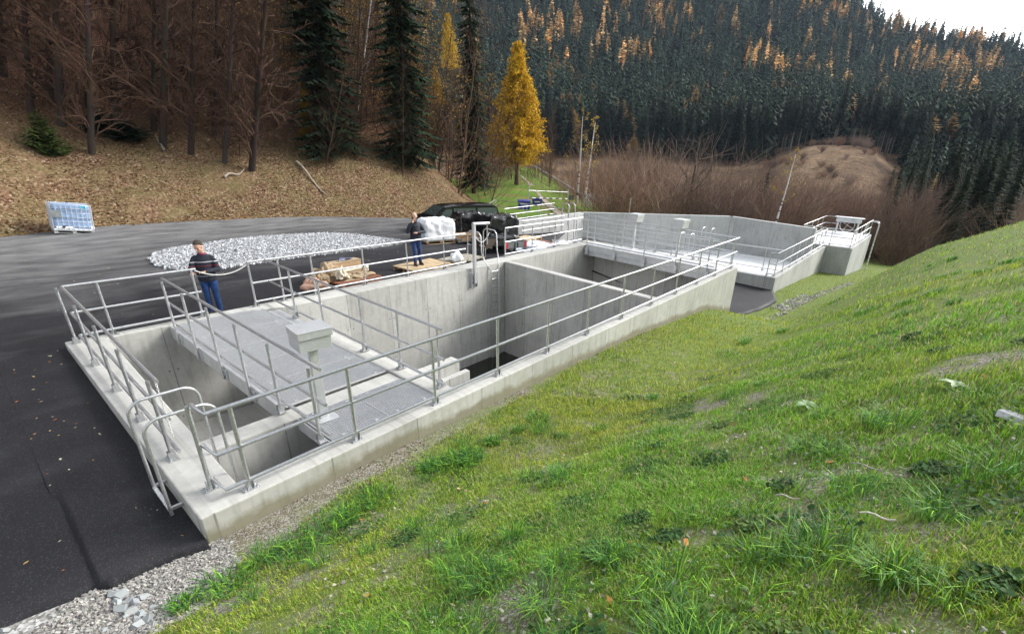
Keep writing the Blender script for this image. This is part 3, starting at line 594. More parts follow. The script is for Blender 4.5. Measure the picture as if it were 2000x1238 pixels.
MB().prism([(35.7, -1.7), (44.2, -1.8), (44.2, 1.1), (35.7, 1.1)], -1.21, -1.185).build('deck', M['grate'], tw)
t = railing('silver railing around the deck of the far shaft', [(35.55, 1.2, -1.2), (35.55, -1.8, -1.2), (44.3, -1.95, -1.2)], [(35.55, y, -1.2) for y in (.6, -.6, -1.8)]+[(x, -1.8-.15*(x-35.5)/8.8, -1.2) for x in (37.2, 38.9, 40.6, 42.3, 44.2)])
t = railing('silver railing on the back side of the far shaft', [(36.0, 1.25, -1.2), (44.3, 1.25, -1.2), (44.3, .3, -1.2)], [(x, 1.25, -1.2) for x in (37, 39, 41, 43)])
lad = thing('access_ladder', 'ladder with hooped rails on the outside of the far shaft', 'ladder', (44.4, -2.2, -3))
for x in (43.5, 44.2): MB().tube([(x, p[0]-2.45, p[2]) for p in hooppath(0, .75, 0, -4.5, -.15, -1.2)], .028, 8).build('handrail', M['steel'], lad)
for i in range(9): MB().tube([(43.5, -2.45, -4.3+.3*i), (44.2, -2.45, -4.3+.3*i)], .02, 6).build('rung', M['steel'], lad)
hz = thing('gate_hoist', 'boxed gate hoist with a big hand wheel on the far shaft', 'gate hoist', (43.4, -.5, -1.2), R(0))
MB().box((43.5, -.45, -.20), (.5, 1.7, .34)).build('housing', M['sheet'], hz, .02); MB().box((43.5, -.45, -.01), (.7, 2.0, .05)).build('lid', M['sheet'], hz)
for y in (-1.15, .25): MB().box((43.5, y, -.78), (.12, .12, .9)).build('leg', M['sheet'], hz)
mb = MB(); mb.tube([(43.18, -.45+.5*math.cos(a), -.55+.5*math.sin(a)) for a in np.linspace(0, 2*math.pi, 25)[:-1]], .03, 6, closed=True)
for a in (0, 1.57, 3.14, 4.71): mb.tube([(43.18, -.45, -.55), (43.18, -.45+.5*math.cos(a+.5), -.55+.5*math.sin(a+.5))], .018, 5)
mb.build('hand_wheel', M['steel'], hz)
# railings of the upper channel by the access road
def grnd(p): return (p[0], p[1], float(H_yard(p[0], p[1]))-.02)
for lab, pa, pb, n_ in (('silver railing in front of the blue containers', (967, 390, .35), (1100, 408, .35), 3), ('silver railing crossing in front of the access road', (985, 408, .30), (1083, 397, .30), 4)):
    a = onz(*pa); b = onz(*pb); za = float(H_yard(a[0], a[1])); L_ = [(a[0], a[1], za), (b[0], b[1], za)]
    t = railing(lab, L_, [(a[0]+(b[0]-a[0])*q, a[1]+(b[1]-a[1])*q, za) for q in np.linspace(.02, .98, n_)], h=.35-za if pa[0] == 967 else .30-za)
a = onz(925, 420, .2); b = onz(967, 390, .35); t = thing('railing', 'sloping silver stair rail rising behind the black wrapped stacks', 'railing', b)
MB().tube([tuple(a), tuple(b)], .025, 8).build('handrail', M['steel'], t); MB().tube([(b[0], b[1], .35), (b[0], b[1], -1.2)], .025, 8).build('post', M['steel'], t)
t = railing('silver railing on top of the pale channel wall', [(18.6, 11.7, -.75), (22.5, 11.8, -.75)], [(18.7, 11.7, -.75), (20.4, 11.75, -.75), (22.3, 11.8, -.75)])
ho = thing('access_ladder', 'hooped ladder top on the pale channel wall', 'ladder', (23, 11.6, 0))
for x in (22.6, 23.2): MB().tube([(x, 12.0-p[0], p[2]) for p in hooppath(0, .5, 0, -.3, 1.05, -1.2)], .025, 8).build('handrail', M['steel'], ho)

# ------------------------------------------------------------------ things in the yard
def lump(name, m, parent, c, r, seed, amp=.25, nu=40, nv=24, flat=.25, M3=None, freq=3.0):
    vs = []; mb = MB(); mb.ell((0, 0, 0), (1, 1, 1), nu, nv)
    for p in mb.v:
        q = Vector(p); n_ = mnoise.noise(q*freq*.5+Vector((seed*3.7, 0, 0)))+.6*abs(mnoise.noise(q*freq+Vector((0, seed*2.1, 0))))
        q = q*(1+amp*n_*1.6); v = Vector((q.x*r[0], q.y*r[1], max(q.z, -flat)*r[2]))
        if M3 is not None: v = M3 @ v
        vs.append(v+Vector(c))
    mb.v = [tuple(v) for v in vs]; return mb.build(name, m, parent)
def pallet(label, x, y, z, rz, L=1.2, W=.8, m='wood', group=None, nb=7):
    t = thing('pallet', label, 'pallet', (x, y, z), rz, group); mb = MB()
    for i in range(nb): mb.box((0, -W/2+W*(i+.5)/nb, .133), (L, W/nb*.8, .022))
    mb.build('deck_boards', M[m], t, world=False); mb = MB()
    for i in (-1, 0, 1): mb.box((i*(L/2-.07), 0, .11), (.1, W, .022))
    for i in (-1, 0, 1): mb.box((0, i*(W/2-.05), .011), (L, .1, .022))
    mb.build('bottom_boards', M[m], t, world=False); mb = MB()
    for i in (-1, 0, 1):
        for j in (-1, 0, 1): mb.box((i*(L/2-.07), j*(W/2-.05), .061), (.1, .1, .076))
    mb.build('blocks', M['redwood' if m == 'wood' else m], t, world=False); return t
gz = lambda x, y: float(H_yard(x, y))
gz_ = lambda p: float(H_yard(p[0], p[1]))
# IBC on the far verge
px_ = yp(120, 438); px_[1] = min(px_[1], float(edge_y(px_[0]))-.55-.62); px_[2] = gz_(px_); ib = thing('ibc_container', 'milky blue bulk liquid container in a steel cage at the foot of the leafy slope', 'container', (px_[0], px_[1], px_[2]), R(-2)); ib.scale = (.86, .86, .84); ib.rotation_euler = (0, R(7), R(-2))
a, b, hh = .66, .58, 1.12
mb = MB(); rings = []
for z, s in ((.20, .94), (.24, .99), (.30, 1), (.55, 1), (.57, .985), (.62, .985), (.64, 1), (.9, 1), (.92, .985), (.97, .985), (.99, 1), (1.22, 1), (1.27, .98), (1.30, .93)):
    rg = []
    for q in range(32):
        an = 2*math.pi*q/32; c, s_ = math.cos(an), math.sin(an); rg.append((a*.97*s*math.copysign(abs(c)**.28, c), b*.97*s*math.copysign(abs(s_)**.28, s_), z))
    rings.append(rg)
mb.loft(rings); mb.tube([(0, 0, 1.29), (0, 0, 1.35)], .09, 14); mb.build('tank', M['ibc'], ib, world=False)
mb = MB(); mb.box((0, 0, .19), (2*a*.98, 2*b*.98, .06)); mb.box((-.30, -b+.02, .27), (.55, .06, .09)).box((.62, -b+.02, .30), (.14, .06, .12)); mb.build('base_tray', M['ibcwhite'], ib, .015, world=False)
mb = MB(); A_, B_ = a, b
for z in (.33, .53, .73, .93, 1.13, 1.30): mb.tube([(-A_, -B_, z), (A_, -B_, z), (A_, B_, z), (-A_, B_, z)], .010, 6, closed=True)
for x in np.linspace(-A_, A_, 9): mb.tube([(x, -B_-.012, .17), (x, -B_-.012, 1.31)], .010, 6).tube([(x, B_+.012, .17), (x, B_+.012, 1.31)], .010, 6)
for y in np.linspace(-B_, B_, 7): mb.tube([(-A_-.012, y, .17), (-A_-.012, y, 1.31)], .010, 6).tube([(A_+.012, y, .17), (A_+.012, y, 1.31)], .010, 6)
for y in (-.2, .2): mb.tube([(-A_, y, 1.325), (A_, y, 1.325)], .011, 6)
mb.build('cage', M['sheet'], ib, world=False)
mb = MB(); mb.box((0, 0, .14), (2*a, 2*b, .03))
for x in (-.6, 0, .6):
    for y in (-.48, 0, .48): mb.box((x, y, .065), (.13, .1, .13))
for y in (-.48, 0, .48): mb.box((0, y, .012), (2*a, .09, .018))
mb.build('pallet_base', M['sheet'], ib, world=False)
MB().box((-.52, -b-.03, .88), (.30, .012, .32)).build('id_plate', M['plate'], ib, world=False)
MB().box((.42, -b*.97-.004, 1.21), (.17, .01, .11)).build('label', M['cyan'], ib, world=False)
mb = MB(); mb.tube([(-.33, -b+.1, .3), (-.33, -b-.06, .3)], .05, 10); mb.tube([(-.33, -b-.06, .34), (-.22, -b-.07, .36)], .015, 6); mb.build('outlet_valve', M['dark'], ib, world=False)

# van behind the wrapped stacks
def van(label, x, y, z, rz, L=4.9, W=1.9, Hh=1.72):
    t = thing('parked_van', label, 'van', (x, y, z), rz)
    prof = [(-L/2, .35), (-L/2-.03, .75), (-L/2+.02, 1.05), (-L/2+.14, Hh-.12), (-L/2+.34, Hh-.01), (-L/2+1.2, Hh+.02), (.55, Hh+.0), (.95, Hh-.07), (1.62, 1.13), (2.15, .98), (L/2-.05, .80), (L/2+.02, .55), (L/2-.06, .32)]
    def sec(y, ins):
        return [(px, y*(1-.12*max(0, (pz-1.0)/.7)), pz-ins*(pz > Hh-.2)) for px, pz in prof]
    ring = [[(p[0]*(1-.012*(abs(q) > .9)), W/2*q*(1-(.15*max(0, (p[1]-.98)/.75))), p[1]-.05*(abs(q) > .93)*(p[1] > Hh-.2)) for p in prof] for q in (-1, -.94, -.6, 0, .6, .94, 1)]
    mb = MB(); mb.loft(ring, True, False); mb.build('body', M['carblack'], t, .04, world=False)
    side = lambda q, pts: [(px, q*(W/2*(1-.15*max(0, (pz-.98)/.75))+.006), pz) for px, pz in pts]
    for q in (-1, 1):
        for pts in ([(1.45, 1.06), (.62, 1.06), (.62, 1.52), (.92, 1.5)], [(.5, 1.06), (-.75, 1.06), (-.75, 1.54), (.5, 1.54)], [(-.88, 1.06), (-2.1, 1.06), (-2.02, 1.52), (-.88, 1.54)]):
            P = side(q, pts); mb = MB(); P2 = [(p[0], p[1]-q*.02, p[2]) for p in P]; mb.loft([P, P2] if q > 0 else [P2, P], True, False); mb.build('side_window', M['glass'], t, world=False)
        for pts in ([(1.5, .45), (.6, .45), (.6, .47), (1.5, .47)],):
            pass
        MB().box((1.22, q*(W/2+.09), 1.08), (.12, .16, .13)).build('wing_mirror', M['carblack'], t, .03, world=False)
        for px in (.2, -.9): MB().box((px, q*(W/2+.012), .92), (.2, .02, .03)).build('door_handle', M['dark'], t, world=False)
        mb = MB(); mb.ell((L/2-.12, q*.68, .74), (.1, .18, .09)); mb.build('headlight', M['white'], t, world=False)
        for px in (1.5, -1.45):
            wh = MB(); wh.tube([(px, q*(W/2-.2), .33), (px, q*(W/2+.015), .33)], .33, 24); o = wh.build('wheel', M['tyre'], t, world=False)
            MB().tube([(px, q*(W/2), .33), (px, q*(W/2+.022), .33)], .21, 16).build('rim', M['rim'], o, world=False)
    ws = [(1.58, -.72, 1.17), (1.58, .72, 1.17), (1.02, .64, Hh-.09), (1.02, -.64, Hh-.09)]; n_ = Vector((.6, 0, .55)).normalized()*.012
    mb = MB(); mb.loft([[tuple(Vector(p)-n_) for p in ws], [tuple(Vector(p)+n_) for p in ws]], True, False); mb.build('windscreen', M['glass'], t, world=False)
    return t
vn = van('black van parked on the yard behind the wrapped stacks', 16.0, 14.0, gz(16.0, 14.0)-.04, R(163), 4.5, 1.8, 1.72); vn.scale = (.96, .96, .84)
def wrapped(label, x, y, rz, d, m, seed, base='wood', cat='wrapped stack', name='wrapped_stack', h0=.15):
    z = gz(x, y); t = thing(name, label, cat, (x, y, z+h0), rz); n = 22; V = []; F = []
    mb = MB(); mb.box((0, 0, 0), (1, 1, 1)); bm = bmesh.new()
    bmesh.ops.create_cube(bm, size=1.0); bmesh.ops.subdivide_edges(bm, edges=bm.edges[:], cuts=14, use_grid_fill=True)
    for v in bm.verts:
        p = v.co.copy(); q = Vector((p.x*d[0], p.y*d[1], (p.z+.5)*d[2]))
        a_ = mnoise.noise(q*4+Vector((seed*5.1, 0, 0)))*.05+mnoise.noise(q*11+Vector((seed, 3, 0)))*.03+abs(mnoise.noise(Vector((q.x*9, q.y*9, q.z*2.2+seed))))*.05
        top = max(0, p.z-.3)/.2; q.z += (mnoise.noise(Vector((q.x*5, q.y*5, seed)))*.09-.02)*top
        rr = Vector((p.x, p.y, 0)); k_ = 1-.10*top*max(abs(p.x), abs(p.y))*2*(max(abs(p.x), abs(p.y)) > .42)
        q.x *= k_; q.y *= k_; v.co = q+(rr.normalized()*a_ if rr.length > 0 else Vector()) if p.z > -.48 else q
    me = bpy.data.meshes.new('film'); bm.to_mesh(me); bm.free(); o = link('film_cover', me, M[m], t)
    me.polygons.foreach_set('use_smooth', [True]*len(me.polygons)); return t
pallet('wooden pallet carrying the white wrapped stack', 12.75, 11.7, gz(12.75, 11.7), R(-14), 1.4, 1.0)
t = wrapped('white film wrapped stack of goods beside the bald man', 12.75, 11.7, R(-14), (1.36, 1.0, .90), 'film', 2)
MB().box((-.70, 0, .38), (.03, .8, .64)).build('bluish_side_film', M['filmgrey'], t, .01, world=False)
pallet('wooden pallet under the larger black wrapped stack', 15.5, 10.5, gz(15.5, 10.5), R(-14), 1.4, 1.1)
wrapped('larger black film wrapped stack with white specks on the yard', 15.5, 10.5, R(-14), (1.5, 1.15, 1.16), 'blackplastic', 5)
pallet('wooden pallet under the smaller black wrapped stack', 14.9, 11.9, gz(14.9, 11.9), R(-14), 1.4, 1.0)
wrapped('smaller black film wrapped stack tucked in beside the van', 14.9, 11.9, R(-14), (1.3, 1.0, 1.12), 'blackplastic', 9)
wrapped('low black plastic bin in front of the larger wrapped stack', 14.6, 9.3, R(-14), (1.2, .75, .58), 'blackplastic', 12, cat='bin', name='plastic_bin', h0=.02)
# pallet truck with cardboard
x, y = 13.9, 11.05; z = gz(x, y); t = thing('pallet_truck', 'silver pallet truck with a sheet of cardboard beside the white stack', 'pallet truck', (x, y, z), R(-14))
mb = MB(); mb.box((0, -.2, .1), (1.0, .15, .05)).box((0, .2, .1), (1.0, .15, .05)).box((-.4, 0, .16), (.2, .5, .14)).tube([(-.45, 0, .2), (-.52, 0, .62), (-.56, 0, 1.05)], .02, 8).tube([(-.56, -.17, 1.07), (-.56, .17, 1.07)], .018, 8); mb.build('frame', M['steel'], t, world=False)
for sx, sy in ((-.45, -.12), (-.45, .12), (.42, -.2), (.42, .2)): MB().tube([(sx, sy-.04, .07), (sx, sy+.04, .07)], .07, 12).build('wheel', M['dark'], t, world=False)
MB().box((.08, 0, .40), (.95, .8, .02)).box((.08, 0, .26), (.85, .7, .24)).build('cardboard', M['card'], t, .004, world=False)
# small trailer with its light board
x, y = 13.9, 8.75; z = gz(x, y); t = thing('small_trailer', 'low dark trailer with a light board ending in red reflectors', 'trailer', (x, y, z), R(-12))
mb = MB(); mb.box((0, 0, .36), (1.5, 1.0, .04)).box((0, -.5, .45), (1.5, .03, .2)).box((0, .5, .45), (1.5, .03, .2)).box((-.75, 0, .45), (.03, 1.0, .2)).box((.2, .1, .54), (.8, .5, .06)).tube([(-.75, 0, .34), (-1.45, 0, .34)], .03, 8); mb.build('bed', M['dark'], t, world=False)
for q in (-1, 1): o = MB().tube([(.05, q*.52, .24), (.05, q*.66, .24)], .24, 18).build('wheel', M['tyre'], t, world=False); MB().tube([(.05, q*.62, .24), (.05, q*.67, .24)], .12, 12).build('rim', M['rim'], o, world=False)
MB().box((.25, -.72, .36), (1.1, .025, .26)).build('light_board', M['plate'], t, world=False)
for sx in (-.24, .74): MB().box((sx, -.737, .36), (.11, .012, .26)).build('reflector', M['red'], t, world=False)
for sx in (.17, .31): MB().box((sx, -.737, .36), (.05, .01, .22)).build('number_plate_gap', M['dark'], t, world=False)
x, y = 12.6, 8.5; t = thing('wheelbarrow', 'dark brown tipped trough standing beside the tank ladder', 'wheelbarrow', (x, y, gz(x, y)), R(20))
mb = MB(); lo = [(-.3, -.22, .28), (.3, -.22, .28), (.3, .22, .28), (-.3, .22, .28)]; hi = [(-.55, -.36, .72), (.5, -.36, .62), (.5, .36, .62), (-.55, .36, .72)]
mb.loft([lo, hi], False, False); mb.add(lo, [(3, 2, 1, 0)]); mb.build('tray', simple('rusty_brown_steel', (.07, .05, .04), .7), t, world=False); MB().tube([(.5, -.04, .18), (.5, .04, .18)], .18, 16).build('wheel', M['tyre'], t, world=False)
mb = MB(); mb.tube([(.5, -.15, .18), (-.9, -.25, .55)], .018, 6).tube([(.5, .15, .18), (-.9, .25, .55)], .018, 6).tube([(-.35, -.22, .4), (-.4, -.24, 0)], .016, 6).tube([(-.35, .22, .4), (-.4, .24, 0)], .016, 6); mb.build('frame', M['steel'], t, world=False)
# pallets
pallet('pale wooden pallet on which the bald man stands', 9.15, 8.05, gz(9.1, 8.0), R(4), 1.7, 1.1, 'wood', nb=6)
pallet('flat wooden pallet between the bald man and the lifting post', 10.9, 7.95, gz(10.9, 7.95), R(4), 1.5, 1.0, 'woodold')
pallet('bright new pallet lying beyond the black wrapped stack', 17.4, 10.3, gz(17.4, 10.3)+.02, R(10), 1.3, 1.0, 'wood')
pallet('darker brown pallet lying beside the bright new pallet', 17.0, 9.1, gz(17.0, 9.1), R(-8), 1.2, .9, 'redwood')
tag(lump('plastic_sheet', M['filmgrey'], None, (15.6, 8.5, gz(15.6, 8.5)+.05), (1.0, .55, .22), 4, .5), 'bluish plastic sheet crumpled on the yard beside the trailer', 'plastic sheet')
tag(lump('plastic_sheet', M['film'], None, (17.0, 7.85, gz(17., 7.85)+.06), (.95, .4, .26), 8, .5), 'white plastic sheet heaped against the tank wall near the far walkway', 'plastic sheet')
tag(lump('rubble_sack', M['film'], None, (10.45, 7.75, gz(10.4, 7.7)+.22), (.22, .2, .22), 3, .3), 'small white sack on the pallet by the lifting post', 'sack')
a = Vector((17.6, 8.9, gz(17.6, 8.9)+.05)); tag(MB().tube([a, a+Vector((1.9, -1.3, -.12))], .22, 16).build('drain_pipe', M['greyplastic']), 'thick grey plastic pipe lying at the end of the far walkway', 'pipe')
# canvas heap near the rope gap
zt = gz(6.2, 8.3)
pallet('reddish low pallet under the tan canvas heap', 6.45, 7.95, gz(6.5, 8.1), R(6), 1.45, .9, 'redwood')
t = thing('cardboard_crate', 'tan cardboard crate behind the canvas heap', 'crate', (6.55, 8.55, zt), R(6)); MB().box((0, 0, .27), (1.0, .36, .54)).build('crate_body', M['card'], t, .015, world=False); MB().box((0, 0, .545), (1.02, .38, .012)).build('crate_flap', M['canvas'], t, world=False)
t = thing('canvas_heap', 'tan canvas thrown in a crumpled heap on the reddish pallet', 'canvas', (6.1, 8.1, zt))
lump('canvas_fold', M['canvas'], t, (6.55, 8.0, zt+.15), (.52, .28, .16), 11, .65, 90, 50, freq=3.2); lump('canvas_fold', M['canvas'], t, (5.80, 8.3, zt+.20), (.30, .26, .30), 15, .6, 80, 44, freq=3.0); lump('canvas_fold', M['canvas'], t, (5.45, 8.2, zt+.12), (.2, .2, .2), 16, .6, 60, 34, freq=4)
t = thing('canvas_roll', 'pale rolled canvas lying across the tan heap', 'canvas roll', (6.6, 8.1, zt+.35)); MB().tube([(6.25, 8.12, zt+.33), (6.95, 8.15, zt+.36)], .055, 14).build('roll', M['canvaspale'], t); lump('loose_end', M['canvaspale'], t, (6.98, 8.10, zt+.30), (.09, .07, .12), 21, .4)
tag(lump('white_cloth', M['canvaspale'], None, (6.05, 7.85, zt+.25), (.13, .10, .20), 22, .7, 60, 36, freq=4), 'crumpled white cloth on the tan canvas heap', 'cloth')
tag(lump('canvas_bag', M['canvasrose'], None, (5.15, 7.70, gz(5, 7.7)+.12), (.30, .2, .22), 25, .4), 'pinkish tan sack at the railing foot left of the canvas heap', 'sack')
t = thing('tool_bundle', 'bundle of blue and grey tools lying on top of the crate', 'tools', (6.6, 8.55, zt+.55))
for i in range(5): MB().tube([(6.35+.03*i, 8.47+.04*i, zt+.575+.01*i), (6.85-.04*i, 8.58-.03*i, zt+.58+.01*i)], .02, 8).build('tool', M['blue' if i % 2 else 'greyplastic'], t)

# blue containers by the road
for i, (pxx, pyy, wpx, lab) in enumerate(((1023, 419, 27, 'larger blue waste container by the access road'), (1048, 415, 20, 'smaller blue waste container right of the larger one'))):
    p = yp(pxx, pyy); d = math.hypot(p[0]-CAM[0], p[1]-CAM[1]); W_ = wpx*d/FPX*.85; t = thing('waste_container', lab, 'waste container', p, R(-47))
    hh = 27*d/FPX; mb = MB(); lo = [(-W_/2*.86, -.45, .18), (W_/2*.86, -.45, .18), (W_/2*.86, .45, .18), (-W_/2*.86, .45, .18)]; hi = [(-W_/2, -.55, hh*.85), (W_/2, -.55, hh*.85), (W_/2, .55, hh*.85), (-W_/2, .55, hh*.85)]
    mb.loft([lo, hi], True, False); mb.build('body', M['blue'], t, .03, world=False); MB().box((0, 0, hh*.9), (W_*1.04, 1.16, hh*.1)).build('lid', M['blue'], t, .03, world=False)
    MB().box((0, -.53, hh*.74), (W_*.6, .02, hh*.07)).build('white_marking', M['white'], t, world=False)
    for sx in (-1, 1):
        for sy in (-1, 1): MB().tube([(sx*W_*.38, sy*.36-.03, .09), (sx*W_*.38, sy*.36+.03, .09)], .09, 10).build('wheel', M['dark'], t, world=False)
# meadow fences
VP = V.reshape(-1, 3); dd = VP-CAM; VZ = dd@FW; VPX = PX0+FPX*(dd@RT)/VZ; VPY = PY0-FPX*(dd@UP)/VZ; RW = np.repeat(np.arange(V.shape[0]), 60)
def mpt(px, py): i = np.argmin((VPX-px)**2+(VPY-py)**2+1e6*(RW > 39)); return VP[i]
a, b = mpt(1030, 402), mpt(1110, 404); da = np.linalg.norm((a-CAM)[:2]); s_ = da/FPX
t = thing('field_gate', 'thin metal field gate with a dark striped bar across the path', 'gate', a)
MB().tube([a, a+np.array([0, 0, 40*s_])], .05, 8).build('post', M['steel'], t); MB().tube([b, b+np.array([0, 0, 34*s_])], .05, 8).build('post', M['steel'], t)
MB().tube([a+[0, 0, 28*s_], b+[0, 0, 28*s_]], .025, 6).build('top_rail', M['steel'], t); mb = MB(); n_ = 12
for i in range(n_):
    if i % 2 == 0: mb.tube([a+(b-a)*i/n_+[0, 0, 15*s_], a+(b-a)*(i+1)/n_+[0, 0, 15*s_]], .045, 6)
mb.build('dark_stripes', M['dark'], t); MB().tube([a+[0, 0, 15*s_], b+[0, 0, 15*s_]], .04, 6).build('barrier_bar', M['white'], t)
p = mpt(1118, 403); t = thing('field_sign', 'small dark green board on two legs beside the field gate', 'sign', p); MB().box((p[0], p[1], p[2]+17*s_), (.5, .06, .42), R(-50)).build('board', M['green'], t)
for q in (-.12, .12): MB().tube([(p[0]+q, p[1]-q, p[2]-.1), (p[0]+q, p[1]-q, p[2]+14*s_)], .03, 6).build('leg', M['redwood'], t)
t = thing('mesh_fence', 'rusty silver mesh fence with posts right of the field gate', 'fence', mpt(1140, 406)); pp = [mpt(1134+i*8.4, 405+i*.8) for i in range(7)]
for q in pp: MB().tube([q-[0, 0, .2], q+np.array([0, 0, 30*s_])], .055, 8).build('post', M['steel'], t)
mb = MB()
for q0, q1 in zip(pp[:-1], pp[1:]):
    for zz in np.linspace(3, 28, 7): mb.tube([q0+[0, 0, zz*s_], q1+[0, 0, zz*s_]], .012, 4, cap=False)
    for f_ in np.linspace(0, 1, 6)[:-1]: mb.tube([q0+(q1-q0)*f_+[0, 0, .1], q0+(q1-q0)*min(1, f_+.3)+[0, 0, 28*s_]], .010, 4, cap=False)
mb.build('wire_mesh', M['steel'], t)
t = thing('guard_rail', 'long low grey guard rail along the crest of the meadow', 'guard rail', cr[5]); L_ = [crd[int(i)]+np.array([0, 0, .45]) for i in np.linspace(28, 47, 16)]
MB().tube(L_, .16, 8).build('rail', M['sheet'], t)
for q in L_[::3]: MB().tube([q-[0, 0, .9], q], .07, 6).build('post', M['woodold'], t)
for (pxx, pyy, hpx, lab) in ((1047, 352, 20, 'short yellow marker stake on the meadow below the golden larch'), (1229, 440, 26, 'tall thin grey stake standing behind the bent basin wall'), ):
    p = mpt(pxx, pyy) if pxx < 1200 else atd(pxx, 416, 40)+np.array([0, 0, -1.5]); d = np.linalg.norm((p-CAM)[:2]); t = thing('marker_stake', lab, 'stake', p)
    MB().tube([p-[0, 0, .3], p+np.array([0, 0, hpx*d/FPX+(1.5 if pxx > 1200 else 0)])], .045, 6).build('stake', M['woodold'] if pxx < 1200 else M['steel'], t)
    if pxx < 1200: MB().tube([p+np.array([0, 0, hpx*d/FPX*.55]), p+np.array([0, 0, hpx*d/FPX*1.02])], .055, 6).build('yellow_tip', simple('yellow_paint', (.55, .42, .03), .6), t)

# ------------------------------------------------------------------ people
def remeshed(mb, name, m, parent, vox, smooth=3):
    me0 = mb.mesh('tmp'); o = bpy.data.objects.new('tmp', me0); C.objects.link(o)
    r_ = o.modifiers.new('r', 'REMESH'); r_.mode = 'VOXEL'; r_.voxel_size = vox; s_ = o.modifiers.new('s', 'SMOOTH'); s_.iterations = smooth; s_.factor = .5
    dg = bpy.context.evaluated_depsgraph_get(); me = bpy.data.meshes.new_from_object(o.evaluated_get(dg)); me.name = name
    bpy.data.objects.remove(o); me.materials.clear(); me.polygons.foreach_set('use_smooth', [True]*len(me.polygons)); return link(name, me, m, parent)
def limb(mb, pts, rad, n=12):
    P = [Vector(p) for p in pts]; Q = []; rr = []
    for i in range(len(P)-1):
        for f in np.linspace(0, 1, 7)[:-1]: Q.append(P[i].lerp(P[i+1], f)); rr.append(rad[i]+(rad[i+1]-rad[i])*f)
    Q.append(P[-1]); rr.append(rad[-1]); mb.tube(Q, rr, n)
    for p, r_ in zip(P, rad): mb.ell(p, (r_, r_, r_), 12, 8)
def ring(c, a, b, n=20): return [(c[0]+a*math.cos(2*math.pi*i/n), c[1]+b*math.sin(2*math.pi*i/n), c[2]) for i in range(n)]
def hand(mb, wrist, tip_dir, up, s=1.0, curl=.6):
    f = Vector(tip_dir).normalized(); u = Vector(up); u = (u-f*u.dot(f)).normalized(); sd_ = f.cross(u); w_ = Vector(wrist)
    mb.ell(w_+f*.045, (.045*s, .03*s, .018*s), 12, 8, Matrix((f, sd_, u)).transposed())
    for i, (off, ln) in enumerate(((-.028, .062), (-.01, .075), (.01, .07), (.027, .055))):
        b_ = w_+f*.08+sd_*off; m1 = b_+(f*(1-curl*.4)-u*curl*.5)*ln*.55; m2 = m1+(f*(1-curl)-u*curl)*ln*.5; limb(mb, [b_-f*.02, b_, m1, m2], [.010, .0095, .0085, .007], 8)
    b_ = w_+f*.03+sd_*-.035; limb(mb, [b_, b_+(f*.6-sd_*.7)*.035-u*.01, b_+(f*.9-sd_*.55)*.06-u*.025], [.011, .010, .008], 8)
